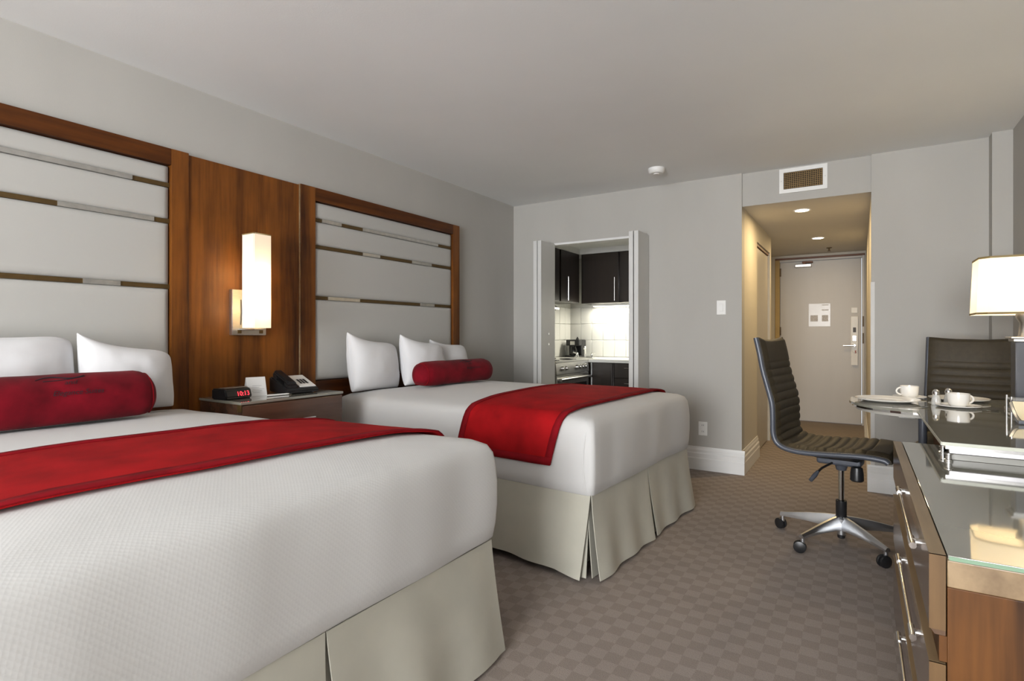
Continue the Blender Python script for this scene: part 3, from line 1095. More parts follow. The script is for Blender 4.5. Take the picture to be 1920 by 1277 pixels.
# digital clock radio
ck = thing('alarm_clock', 'black digital clock radio with red digits on the nightstand', 'clock', (-2.745, 1.628, NZ), radians(6))
b = bmesh.new()
poly = [(-0.055, 0), (0.055, 0), (0.062, 0.012), (0.050, 0.050), (0.038, 0.055), (-0.055, 0.055)]
extrude_xz(b, poly, -0.075, 0.075)
bmesh.ops.bevel(b, geom=list(b.edges), offset=0.006, segments=2, affect='EDGES')
obj('case', b, blackp, ck, local=True)
obj('top_bar', box((-0.03, -0.05, 0.055), (0.02, 0.08, 0.058), .001), steel, ck, local=True)
me = text_mesh('10:13', 0.034)
R4 = Matrix.Translation((0.0625, 0.022, 0.017)) @ Matrix.Rotation(radians(-17.5), 4, 'Y') @ Matrix.Rotation(radians(90), 4, 'Z') @ Matrix.Rotation(radians(90), 4, 'X')
me.transform(R4)
obj('digits', me, redled, ck, local=True)

# folded tent card
tc_ = thing('tent_card', 'white folded information card between clock and telephone', 'card', (-2.785, 1.785, NZ), radians(-14))
b = bmesh.new()
for sgn in (1, -1):
    poly = [(sgn * 0.036, 0.0), (sgn * 0.033, 0.0), (-0.0015 * sgn, 0.098), (0.0015 * sgn, 0.099)]
    extrude_xz(b, poly, -0.05, 0.05)
obj('card_sheet', b, paper, tc_, local=True, smooth=False)


def on_card(y0, y1, t0, t1, parent):
    """a printed bar on the slanting front leaf; t is the distance up the leaf, 0..1"""
    bm = bmesh.new()
    p = lambda y, t: Vector((0.0366 - 0.0355 * t, y, 0.099 * t))
    vs = [bm.verts.new(q) for q in (p(y0, t0), p(y1, t0), p(y1, t1), p(y0, t1))]
    bm.faces.new(vs)
    return obj('print', bm, ink, parent, local=True, smooth=False)


on_card(-0.036, -0.018, 0.74, 0.90, tc_)
for k in range(6):
    on_card(-0.026 + 0.004 * (k % 2), 0.038 - 0.012 * (k % 3), 0.62 - 0.09 * k, 0.63 - 0.09 * k, tc_)
# ballpoint and a notepad slip
pn = thing('pen', 'white ballpoint pen lying in front of the tent card', 'pen', (-2.655, 1.84, NZ), radians(84))
b = bmesh.new(); tube(b, [(-0.07, 0, 0.006), (0.055, 0, 0.006)], 0.0045, 10); obj('barrel', b, plate_w, pn, local=True)
b = bmesh.new(); tube(b, [(0.055, 0, 0.006), (0.07, 0, 0.004)], [0.0042, 0.001], 10); obj('tip', b, chrome, pn, local=True)
b = bmesh.new(); bx(b, (-0.068, -0.001, 0.010), (-0.03, 0.001, 0.012)); obj('clip', b, chrome, pn, local=True)

# telephone
ph = thing('telephone', 'black desk telephone with pale keypad plate on the nightstand', 'telephone', (-2.745, 1.995, NZ), radians(-10))
b = bmesh.new()
poly = [(-0.10, 0.004), (0.11, 0.004), (0.118, 0.014), (0.112, 0.030), (-0.07, 0.088), (-0.10, 0.088)]
extrude_xz(b, poly, -0.095, 0.095)
bmesh.ops.bevel(b, geom=list(b.edges), offset=0.006, segments=2, affect='EDGES')
obj('base', b, blackp, ph, local=True)


def slope(y0, y1, x0, x1, up, th):
    """slab lying on the telephone's sloping face"""
    bm = bmesh.new()
    f = lambda x: 0.088 - (x + 0.07) * (0.058 / 0.182)
    poly = [(x0, f(x0) + up), (x1, f(x1) + up), (x1, f(x1) + up + th), (x0, f(x0) + up + th)]
    extrude_xz(bm, poly, y0, y1)
    return bm


fp = obj('face_plate', slope(-0.008, 0.086, -0.066, 0.095, 0.0005, 0.004), plate_w, ph, local=True)
for r in range(4):
    for c in range(3):
        obj('key', slope(0.014 + c * 0.018, 0.026 + c * 0.018, 0.0 + r * 0.016, 0.010 + r * 0.016, 0.004, 0.003), blackp, fp, local=True)
b = slope(-0.078, -0.030, -0.085, 0.10, 0.012, 0.022)
bmesh.ops.bevel(b, geom=list(b.edges), offset=0.007, segments=2, affect='EDGES')
hs = obj('handset', b, blackp, ph, local=True)
for x0 in (-0.085, 0.055):
    obj('earpiece', slope(-0.080, -0.028, x0, x0 + 0.045, -0.002, 0.018), blackp, hs, local=True)
b = bmesh.new()
pts = [Vector((0.115 - 0.03 * sin(u * pi) + 0.004 * cos(u * 60), -0.07 + 0.14 * u, 0.008 + 0.004 * sin(u * 60))) for u in [k / 90 for k in range(91)]]
tube(b, pts, 0.002, 5)
obj('cord', b, blackp, ph, local=True)

# ------------------------------------------------------------------ wall sconce
sc = thing('wall_sconce', 'lit wall lamp with tall white box shade on walnut panel', 'lamp', (-2.935, 1.80, 1.13))
obj('backplate', box((-2.9345, 1.725, 1.132), (-2.905, 1.93, 1.385), .004), steel, sc)
obj('bracket', box((-2.905, 1.765, 1.160), (-2.76, 1.82, 1.170), .003), steel, sc)
for y in (1.755, 1.885):
    obj('outlet_insert', box((-2.906, y, 1.142), (-2.9025, y + 0.024, 1.162), .002), bronze, sc)
b = bmesh.new(); tube(b, [(-2.903, 1.775, 1.33), (-2.90, 1.778, 1.26), (-2.903, 1.774, 1.19)], 0.0022, 6); obj('pull_cord', b, blackp, sc)
sx0, sx1, sy0, sy1, sz0, sz1 = -2.835, -2.725, 1.738, 1.842, 1.172, 1.676
b = bmesh.new()
prism(b, [(sx0, sy0), (sx1, sy0), (sx1, sy1), (sx0, sy1)], sz0, sz1)
for f in [f for f in b.faces if abs(f.normal.z) > 0.9]:
    b.faces.remove(f)
bmesh.ops.bevel(b, geom=[e for e in b.edges if abs(e.verts[0].co.z - e.verts[1].co.z) > 0.1], offset=0.004, segments=2, affect='EDGES')
sh = obj('lamp_shade', b, sconce_g, sc)
b = bmesh.new()
for a, c in (((sx0, sy0), (sx1, sy0 + .004)), ((sx0, sy1 - .004), (sx1, sy1)), ((sx0, sy0), (sx0 + .004, sy1)), ((sx1 - .004, sy0), (sx1, sy1))):
    bx(b, (*a, sz1), (*c, sz1 + 0.006))
obj('shade_rim', b, trimbrown, sh)
for z in (1.285, 1.46):
    b = bmesh.new(); lathe(b, [(0.004, -0.045), (0.012, -0.03), (0.022, 0.0), (0.022, 0.02), (0.012, 0.035), (0.003, 0.04)], 14, (-2.785, 1.79, z))
    obj('bulb', b, bulb_g, sc)
b = bmesh.new(); tube(b, [(-2.785, 1.79, 1.165), (-2.785, 1.79, 1.24)], 0.008, 8); obj('lamp_holder', b, steel, sc)

# ------------------------------------------------------------------ ceiling and wall fittings
sd = thing('smoke_detector', 'small round white smoke detector on the bedroom ceiling', 'smoke detector', (-1.345, 4.255, ZC))
b = bmesh.new(); lathe(b, [(0.064, 0), (0.064, -0.012), (0.060, -0.030), (0.048, -0.040), (0.0, -0.041)][:-1], 32, (-1.345, 4.255, ZC - .0005)); obj('housing', b, plate_w, sd)
b = bmesh.new(); lathe(b, [(0.022, 0), (0.020, -0.006)], 20, (-1.345, 4.255, ZC - 0.0405)); obj('sensor_cap', b, plate_w, sd)
vn = thing('air_vent', 'white framed air vent with brown grille above the hallway', 'vent', (-0.363, YF + 0.025, 2.33))
vy = YF + 0.025
vx0, vx1, vz0, vz1 = -0.527, -0.199, 2.238, 2.428
b = bmesh.new()
fw = 0.030
for lo, hi in (((vx0, vz0), (vx1, vz0 + fw)), ((vx0, vz1 - fw), (vx1, vz1)), ((vx0, vz0 + fw), (vx0 + fw, vz1 - fw)), ((vx1 - fw, vz0 + fw), (vx1, vz1 - fw))):
    bx(b, (lo[0], vy - 0.012, lo[1]), (hi[0], vy - 0.0005, hi[1]))
obj('frame', b, plate_w, vn, smooth=False)
obj('duct_back', box((vx0 + fw, vy - 0.0025, vz0 + fw), (vx1 - fw, vy - 0.001, vz1 - fw)), grille_dark, vn)
for k in range(18):
    x = vx0 + fw + 0.008 + k * 0.0148
    obj('grille_bar', box((x, vy - 0.010, vz0 + fw), (x + 0.004, vy - 0.004, vz1 - fw)), brownm, vn, smooth=False)
for k in range(9):
    z = vz0 + fw + 0.008 + k * 0.0142
    obj('grille_bar', box((vx0 + fw, vy - 0.008, z), (vx1 - fw, vy - 0.003, z + 0.004)), brownm, vn, smooth=False)
for x in (vx0 + 0.014, vx1 - 0.014):
    obj('screw', box((x - .004, vy - 0.014, 2.330), (x + .004, vy - 0.011, 2.338), .001), steel, vn)
sw = thing('light_switch', 'white rocker light switch on the wall beside the hallway', 'switch', (-0.958, YF, 1.36))
obj('cover_plate', box((-0.994, YF - 0.006, 1.298), (-0.922, YF, 1.416), .003), plate_w, sw)
obj('rocker', box((-0.974, YF - 0.010, 1.325), (-0.942, YF - 0.005, 1.389), .002), plate_w, sw)
ol = thing('wall_outlet', 'white double power outlet low on the wall by the bed foot', 'outlet', (-1.103, YF, 0.345))
obj('cover_plate', box((-1.140, YF - 0.006, 0.288), (-1.068, YF, 0.403), .003), plate_w, ol)
for z in (0.320, 0.372):
    s_ = obj('socket', box((-1.120, YF - 0.009, z - 0.016), (-1.088, YF - 0.005, z + 0.016), .003), plate_w, ol)
    for x in (-1.112, -1.099):
        obj('slot', box((x, YF - 0.0098, z - 0.004), (x + 0.003, YF - 0.0088, z + 0.009)), ink, s_)
vp = thing('low_wall_plate', 'small white plate on the wall below the glass desk', 'wall plate', (0.30, YF, 0.30))
obj('cover_plate', box((0.24, YF - 0.006, 0.545), (0.335, YF, 0.60), .003), plate_w, vp)

for k, (x, y, lab) in enumerate(((-0.40, 5.17, 'lit recessed downlight in the hall ceiling just past the air vent'), (-0.37, 6.76, 'lit recessed downlight in the hall ceiling close to the entrance door'))):
    dl = thing('downlight', lab, 'ceiling light', (x, y, HZ), group='hall downlights')
    b = bmesh.new(); lathe(b, [(0.052, -0.001), (0.068, -0.001), (0.066, -0.007), (0.054, -0.005)], 28, (x, y, HZ), False, False); obj('trim_ring', b, plate_w, dl)
    b = bmesh.new(); lathe(b, [(0.053, -0.0015), (0.050, -0.006), (0.02, -0.009)], 28, (x, y, HZ)); obj('lens', b, down_g, dl)
    area_light('downlight_beam', (x, y, HZ - 0.02), (0, 0, 0), 0.09, 0.09, 9 if k == 0 else 8, (1.0, 0.72, 0.37), 'DISK')
sp = thing('sprinkler', 'small sprinkler head on the hall ceiling above the entrance door', 'sprinkler', (-0.30, 7.6, HZ))
b = bmesh.new(); lathe(b, [(0.03, 0), (0.028, -0.006), (0.010, -0.010), (0.008, -0.035), (0.018, -0.038), (0.018, -0.041)], 16, (-0.30, 7.6, HZ)); obj('sprinkler_head', b, bronze, sp)

nt_ = thing('notice_sheet', 'clear plastic notice holder with small printed sheet on the entrance door', 'notice', (-0.43, HY, 1.235))
obj('plastic_sleeve', box((-0.550, HY - 0.0085, 1.235), (-0.305, HY - 0.0055, 1.530), .001), mat('sleeve_plastic', (0.56, 0.55, 0.53), 0.25, noise_scale=5, var=0.05), nt_, smooth=False)
for x0, x1, z0, z1 in ((-0.40, -0.325, 1.505, 1.515), (-0.40, -0.325, 1.44, 1.452), (-0.53, -0.445, 1.30, 1.38), (-0.40, -0.33, 1.30, 1.38)):
    obj('print', box((x0, HY - 0.0094, z0), (x1, HY - 0.0086, z1)), mat('faint_print_%d' % int(-x0 * 100 + z0 * 1000), (0.47, 0.455, 0.45), 0.7, noise_scale=90, var=0.3), nt_, smooth=False)
dh = thing('door_hanger', 'white paper hanger with red mark looped on the door handle', 'door hanger', (-0.045, HY, 0.80))
b = bmesh.new(); prism(b, [(-0.035, -0.12), (0.035, -0.12), (0.035, 0.07), (-0.035, 0.07)], 0, 0.002)
bmesh.ops.transform(b, matrix=Matrix.Translation((-0.045, HY - 0.040, 0.87)) @ Matrix.Rotation(radians(90), 4, 'X'), verts=b.verts); obj('hanger_card', b, paper, dh, smooth=False)
obj('red_mark', box((-0.04, HY - 0.0435, 0.90), (-0.025, HY - 0.042, 0.93)), redv, dh, smooth=False)
b = bmesh.new(); tube(b, [Vector((-0.045 + 0.032 * cos(a), HY - 0.055, 0.955 + 0.045 * sin(a))) for a in [2 * pi * k / 24 for k in range(25)]], 0.003, 6, False); obj('loop', b, paper, dh)


# ------------------------------------------------------------------ kitchenette
def cab_handle(parent, p0, p1, off):
    p0, p1, off = Vector(p0), Vector(p1), Vector(off)
    bm = bmesh.new()
    tube(bm, [p0 + off, p1 + off], 0.006, 8)
    for t in (0.12, 0.88):
        q = p0.lerp(p1, t)
        tube(bm, [q, q + off], 0.005, 6)
    return obj('handle', bm, chrome, parent)


UZ0, UZ1 = 1.500, 2.085
UX, UY = -2.80, 5.96      # fronts of the side and the back wall units
uc = thing('wall_cabinet', 'dark wood wall cabinet on the side wall above the stove', 'cabinet', (-2.95, 5.4, UZ0), group='kitchen wall cabinets')
obj('body', box((XK + 0.009, 4.90, UZ0), (UX - 0.02, UY - .002, UZ1), .002), espresso, uc)
for y0, y1, hy_ in ((4.92, 5.42, 4.98), (5.455, 5.925, 5.585)):
    d = obj('door', box((UX - 0.019, y0, UZ0 + .004), (UX, y1, UZ1 - .004), .003), espresso, uc)
    cab_handle(d, (UX, hy_, UZ0 + 0.02), (UX, hy_, UZ0 + 0.29), (0.028, 0, 0))
for k, (x0, x1, lab) in enumerate(((-2.798, -2.32, 'dark wood wall cabinet in the kitchenette corner above the coffee maker'), (-2.316, -1.80, 'dark wood wall cabinet beside the corner unit, half hidden by the folded door'))):
    c_ = thing('wall_cabinet', lab, 'cabinet', ((x0 + x1) / 2, 6.12, UZ0), group='kitchen wall cabinets')
    obj('body', box((x0, UY + 0.02, UZ0), (x1, KY - .009, UZ1), .002), espresso, c_)
    d = obj('door', box((x0 + .03, UY, UZ0 + .004), (x1 - .003, UY + 0.019, UZ1 - .004), .003), espresso, c_)
    hx = x1 - 0.043 if k == 0 else x0 + 0.3
    cab_handle(d, (hx, UY, UZ0 + 0.02), (hx, UY, UZ0 + 0.29), (0, -0.028, 0))
b = bmesh.new(); bx(b, (XK + .001, YF + .13, UZ1), (UX - 0.012, KY - .001, KZC)); bx(b, (UX - .012, UY + .008, UZ1), (-1.31, KY - .001, KZC))
struct('trim_cabinet_fascia', b, trimwhite)
# strip light under the back wall units
sl = thing('strip_light', 'lit strip light under the back wall cabinets of the kitchenette', 'lamp', (-2.3, 6.2, UZ0))
obj('light_housing', box((-2.76, 6.19, UZ0 - 0.024), (-1.82, 6.26, UZ0), .003), plate_w, sl)
obj('diffuser', box((-2.74, 6.195, UZ0 - 0.032), (-1.84, 6.255, UZ0 - 0.0242), .003), strip_g, sl)
area_light('strip_light_tube', (-2.29, 6.20, UZ0 - 0.036), (radians(-8), 0, 0), 0.88, 0.06, 9.0, (1.0, 0.95, 0.80))
# range hood
rh = thing('range_hood', 'small steel range hood on the side wall over the stove', 'range hood', (-2.95, 5.1, 1.40))
b = bmesh.new(); extrude_xz(b, [(XK + 0.009, 1.40), (-2.70, 1.40), (-2.70, 1.42), (-2.85, 1.498), (XK + 0.009, 1.498)], 4.92, 5.22); obj('hood_canopy', b, steel, rh, smooth=False)
obj('hood_filter', box((XK + 0.03, 4.94, 1.392), (-2.73, 5.20, 1.3995)), grille_dark, rh)
# stove
CT = 0.855
st = thing('stove', 'steel electric stove with control knobs against the side wall', 'stove', (-2.8, 5.28, 0))
SX, SY0, SY1 = -2.555, 4.885, 5.660
obj('body', box((XK + 0.012, SY0, 0.02), (SX - 0.03, SY1, CT - 0.012), .004), steel, st)
obj('cooktop', box((XK + 0.012, SY0, CT - 0.012), (SX - 0.01, SY1, CT + 0.006), .003), counter, st)
b = bmesh.new(); extrude_xz(b, [(SX - 0.03, 0.725), (SX, 0.725), (SX - 0.014, CT - 0.014), (SX - 0.03, CT - 0.014)], SY0, SY1); cp = obj('control_panel', b, steel, st, smooth=False)
for y in (5.02, 5.10, 5.36, 5.43, 5.50, 5.57):
    b = bmesh.new(); lathe(b, [(0.024, 0), (0.024, 0.012), (0.019, 0.026), (0.004, 0.027)], 18)
    bmesh.ops.transform(b, matrix=Matrix.Translation((SX - 0.007, y, 0.785)) @ Matrix.Rotation(radians(84), 4, 'Y'), verts=b.verts)
    obj('knob', b, steel, cp)
od = obj('oven_door', box((SX - 0.03, SY0 + .006, 0.18), (SX - 0.001, SY1 - .006, 0.718), .004), steel, st)
obj('oven_window', box((SX - 0.004, SY0 + 0.06, 0.26), (SX + 0.001, SY1 - 0.06, 0.62), .002), ovenglass, od)
b = bmesh.new(); tube(b, [(SX + 0.035, SY0 + 0.03, 0.675), (SX + 0.035, SY1 - 0.03, 0.675)], 0.013, 10)
for y in (SY0 + 0.05, SY1 - 0.05):
    tube(b, [(SX - 0.002, y, 0.675), (SX + 0.035, y, 0.675)], 0.008, 8)
obj('oven_handle', b, steel, od)
for y, r_ in ((5.05, 0.08), (5.42, 0.095)):
    for x in (-2.95, -2.70):
        pts = [Vector((x + (r_ - 0.065 * a / 31.4) * cos(a), y + (r_ - 0.065 * a / 31.4) * sin(a), CT + 0.0095)) for a in [k * 31.4 / 60 for k in range(61)]]
        b = bmesh.new(); tube(b, pts, 0.0035, 5); obj('burner_coil', b, blackp, st)
# base units and worktop
CY = 5.71
bc = thing('base_cabinet', 'dark wood base cabinet with plain door next to the stove', 'cabinet', (-2.4, 6.0, 0), group='kitchen base cabinets')
obj('body', box((XK + .012, CY + 0.022, 0.08), (-2.290, KY - .012, CT - 0.036), .002), espresso, bc)
obj('plinth', box((XK + .012, CY + 0.07, 0.0), (-2.290, KY - .012, 0.08)), espresso, bc)
obj('door', box((-2.535, CY, 0.09), (-2.300, CY + 0.02, CT - 0.04), .003), espresso, bc)
obj('filler_strip', box((-2.56, CY + .002, 0.02), (-2.545, CY + 0.021, CT - 0.04), .002), steel, bc)
bc2 = thing('base_cabinet', 'dark wood base cabinet with drawers, half hidden by the folded door', 'cabinet', (-1.8, 6.0, 0), group='kitchen base cabinets')
obj('body', box((-2.285, CY + 0.022, 0.08), (-1.32, KY - .012, CT - 0.036), .002), espresso, bc2)
obj('plinth', box((-2.285, CY + 0.07, 0.0), (-1.32, KY - .012, 0.08)), espresso, bc2)
for z0, z1 in ((0.655, CT - 0.04), (0.45, 0.648), (0.09, 0.443)):
    d = obj('drawer', box((-2.270, CY, z0), (-1.34, CY + 0.02, z1), .003), espresso, bc2)
    cab_handle(d, (-2.15, CY, z1 - 0.05), (-1.85, CY, z1 - 0.05), (0, -0.026, 0))
wt = tag(obj('worktop', box((XK + 0.010, CY - 0.02, CT - 0.035), (-1.302, KY - .0095, CT), .004), counter), 'white worktop across the back of the kitchenette', 'worktop')
# coffee maker
KC = (-2.945, 6.08)
cm = thing('coffee_maker', 'small dark coffee maker in the corner of the kitchenette worktop', 'coffee maker', (*KC, CT))
obj('body', box((KC[0] - .09, KC[1] + .04, CT), (KC[0] + .09, KC[1] + .16, CT + 0.215), .012), blackp, cm)
obj('brew_head', box((KC[0] - .09, KC[1] - .04, CT + 0.140), (KC[0] + .09, KC[1] + .042, CT + 0.215), .010), blackp, cm)
obj('base', box((KC[0] - .09, KC[1] - .07, CT), (KC[0] + .09, KC[1] + .042, CT + 0.022), .006), blackp, cm)
obj('label_plate', box((KC[0] - .03, KC[1] - .0435, CT + 0.15), (KC[0] + .03, KC[1] - .0395, CT + 0.195), .001), steel, cm)
b = bmesh.new(); lathe(b, [(0.040, 0.0), (0.050, 0.02), (0.050, 0.07), (0.036, 0.10), (0.036, 0.110)], 20, (KC[0], KC[1] - .012, CT + 0.0225)); obj('carafe', b, ovenglass, cm)
b = bmesh.new(); lathe(b, [(0.020, 0), (0.018, 0.012), (0.008, 0.018), (0.008, 0.032)], 14, (KC[0], KC[1] + .1, CT + 0.2145)); obj('lid_knob', b, blackp, cm)
# tap
FX, FY = -2.735, 5.93
fa = thing('kitchen_faucet', 'chrome two handle kitchen tap between stove and coffee maker', 'faucet', (FX, FY, CT))
b = bmesh.new(); bx(b, (FX - .12, FY - .03, CT), (FX + .12, FY + .03, CT + 0.016), .006); obj('base_plate', b, chrome, fa)
b = bmesh.new(); tube(b, catmull([(FX + .01, FY, CT + 0.014), (FX + .01, FY - .005, CT + 0.07), (FX + .025, FY - .03, CT + 0.125), (FX + .04, FY - .07, CT + 0.13), (FX + .045, FY - .10, CT + 0.11)], 6), 0.012, 10); obj('spout', b, chrome, fa)
for x, s_ in ((FX - .095, -1), (FX + .095, 1)):
    b = bmesh.new(); lathe(b, [(0.020, 0.014), (0.017, 0.03), (0.013, 0.045), (0.016, 0.055), (0.010, 0.06)], 14, (x, FY, CT)); tube(b, [(x, FY, CT + 0.055), (x + s_ * 0.045, FY - .015, CT + 0.068)], [0.009, 0.006], 8); obj('tap_handle', b, chrome, fa)

# ------------------------------------------------------------------ dresser
ZD = 0.72
DXF, DXB, DY0, DY1 = 0.142, 0.815, 1.32, 2.62
dr = thing('dresser', 'walnut dresser with glass top and long chrome handles', 'dresser', (0.47, 1.9, 0))
obj('end_panel', box((DXF, DY0, 0.0), (DXB, DY0 + 0.03, ZD - 0.060), .002), walnut_d, dr)
obj('end_panel', box((DXF, DY1 - 0.03, 0.0), (DXB, DY1, ZD - 0.060), .002), walnut_d, dr)
obj('body', box((DXF + 0.004, DY0 + 0.03, 0.05), (DXB, DY1 - 0.03, ZD - 0.060)), walnut_d, dr)
obj('top_board', box((DXF, DY0, ZD - 0.060), (DXB, DY1, ZD - 0.009), .002), walnut_edge, dr)
obj('glass_top', box((DXF + 0.001, DY0 + 0.001, ZD - 0.0085), (DXB, DY1 - .001, ZD), .0015), glasstop, dr)
b = bmesh.new(); bx(b, (DXF + .003, DY0 - 0.0006, ZD - 0.0085), (DXB, DY0 + 0.0012, ZD - 0.0012)); obj('glass_edge', b, glassedge, dr, smooth=False)
for k, (z0, z1) in enumerate(((0.565, 0.719), (0.325, 0.512), (0.06, 0.272))):
    f_ = bmesh.new()
    x0, x1 = 0.115, DXF - 0.002
    # thick front with a bevelled lower lip
    extrude_xz(f_, [(x0, z0 + 0.012), (x0 + 0.008, z0), (x1, z0), (x1, z1), (x0, z1)], DY0 + 0.003, DY1 - 0.003)
    d = obj('drawer_front', f_, walnut_dy, dr, smooth=False)
    obj('front_edge', box((x0 - 0.0006, DY0 + 0.001, z0 + 0.010), (x1, DY0 + 0.0034, z1 + .0004)), walnut_lip, d, smooth=False)
    obj('front_cap', box((x0 - 0.0006, DY0 + 0.001, z1 - 0.0015), (x1, DY1 - 0.003, z1 + .0006)), walnut_edge, d, smooth=False)
    hz = z1 - 0.055
    b = bmesh.new(); tube(b, [(x0 - 0.012, 1.53, hz), (x0 - 0.012, 2.06, hz)], 0.0045, 10)
    for y in (1.555, 2.035):
        tube(b, [(x0, y, hz), (x0 - 0.012, y, hz)], 0.008, 10)
        tube(b, [(x0 - 0.012, y - 0.03, hz), (x0 - 0.012, y + 0.03, hz)], 0.0075, 10)
    obj('handle', b, chrome, d)
    obj('recess_rail', box((DXF - 0.012, DY0 + 0.004, z0 - 0.05), (DXF + 0.003, DY1 - 0.004, z0 - 0.001)), walnut_d, dr)

# ------------------------------------------------------------------ glass desk with rounded end
ZT = 0.787
dk = thing('desk', 'glass topped desk with rounded end and chrome edge beside the dresser', 'desk', (0.45, 3.1, 0))
PX0 = 0.229
poly = [(0.815, 2.27), (0.815, 3.87), (0.33, 3.87)]
cxp, cyp, ra, rb = 0.33, 3.50, 0.375, 0.37
for k in range(1, 24):
    a = pi / 2 + pi * k / 24
    poly.append((cxp + ra * (abs(cos(a)) ** 0.85) * -1, cyp + rb * (1 if sin(a) > 0 else -1) * abs(sin(a)) ** 0.85))
poly += [(0.32, 3.13), (PX0, 3.13), (PX0, 2.27)]
b = bmesh.new(); prism(b, poly, ZT - 0.012, ZT)
obj('glass_top', b, glasstop, dk, smooth=False)


def inset_poly(poly, d):
    out = []
    n = len(poly)
    for i in range(n):
        p0, p1, p2 = Vector(poly[i - 1]), Vector(poly[i]), Vector(poly[(i + 1) % n])
        e1, e2 = (p1 - p0).normalized(), (p2 - p1).normalized()
        n1, n2 = Vector((-e1.y, e1.x)), Vector((-e2.y, e2.x))
        m = (n1 + n2)
        m = m / max(0.3, m.dot(n1))
        out.append(tuple(p1 + m * d))
    return out


obj('glass_edge', box((PX0 + 0.002, 2.2685, ZT - 0.0115), (0.813, 2.2703, ZT - 0.001)), mat('pale_glass_edge', (0.50, 0.51, 0.43), 0.3, noise_scale=4, var=0.03), dk, smooth=False)
obj('glass_edge', box((PX0 - 0.0015, 2.272, ZT - 0.0115), (PX0 + 0.0003, 3.128, ZT - 0.001)), MATS['pale_glass_edge'], dk, smooth=False)
ip = inset_poly(poly, 0.012)
b = bmesh.new(); prism(b, ip, ZT - 0.024, ZT - 0.0122); obj('edge_band', b, chrome, dk, smooth=False)
ip2 = inset_poly(poly, 0.03)
b = bmesh.new(); prism(b, ip2, ZT - 0.040, ZT - 0.0242); obj('sub_top', b, mat('desk_underside', (0.42, 0.40, 0.36), 0.6, noise_scale=4, var=0.03), dk, smooth=False)
for (x0, y0, x1, y1) in ((PX0 + 0.02, 2.285, 0.80, 2.297),):
    pass
    obj('riser_panel', box((PX0 + 0.03, 2.33, ZD + .0005), (0.812, 2.336, ZT - 0.0405), .001), mat('grey_riser', (0.36, 0.35, 0.32), 0.25, noise_scale=3, var=0.03), dk)
    obj('front_rail', box((x0, y0, ZT - 0.040), (x1, y1, ZT - 0.0122), .003), mat('satin_rail', (0.42, 0.41, 0.42), 0.3, 1.0, noise_scale=20, var=0.1), dk)
for (x, y) in ((PX0 + 0.022, 2.30), (PX0 + 0.022, 2.44), (0.52, 2.30), (0.78, 2.30), (.78, 2.44)):
    b = bmesh.new(); lathe(b, [(0.013, ZD + .0005), (0.013, ZD + 0.006), (0.009, ZD + 0.008), (0.009, ZT - 0.046), (0.013, ZT - 0.044), (0.013, ZT - 0.040)], 16, (x, y, 0)); obj('standoff', b, chrome, dk)
b = bmesh.new(); tube(b, [(0.250, 3.155, 0.0), (0.250, 3.155, ZT - 0.04)], 0.017, 16); tube(b, [(0.250, 3.155, 0.0), (0.250, 3.155, 0.012)], 0.04, 16); obj('leg', b, railm, dk)
b = bmesh.new(); tube(b, [(0.785, 3.17, 0.0), (0.785, 3.17, ZT - 0.04)], 0.017, 16); tube(b, [(0.785, 3.17, 0.0), (0.785, 3.17, 0.012)], 0.04, 16); obj('leg', b, railm, dk)
obj('pedestal', box((0.285, 2.64, 0.0), (0.80, 3.10, ZD - 0.01), .003), walnut_d, dk)
obj('pedestal_top', box((0.280, 2.625, ZD - 0.01), (0.81, 3.11, ZD), .002), glasstop, dk)


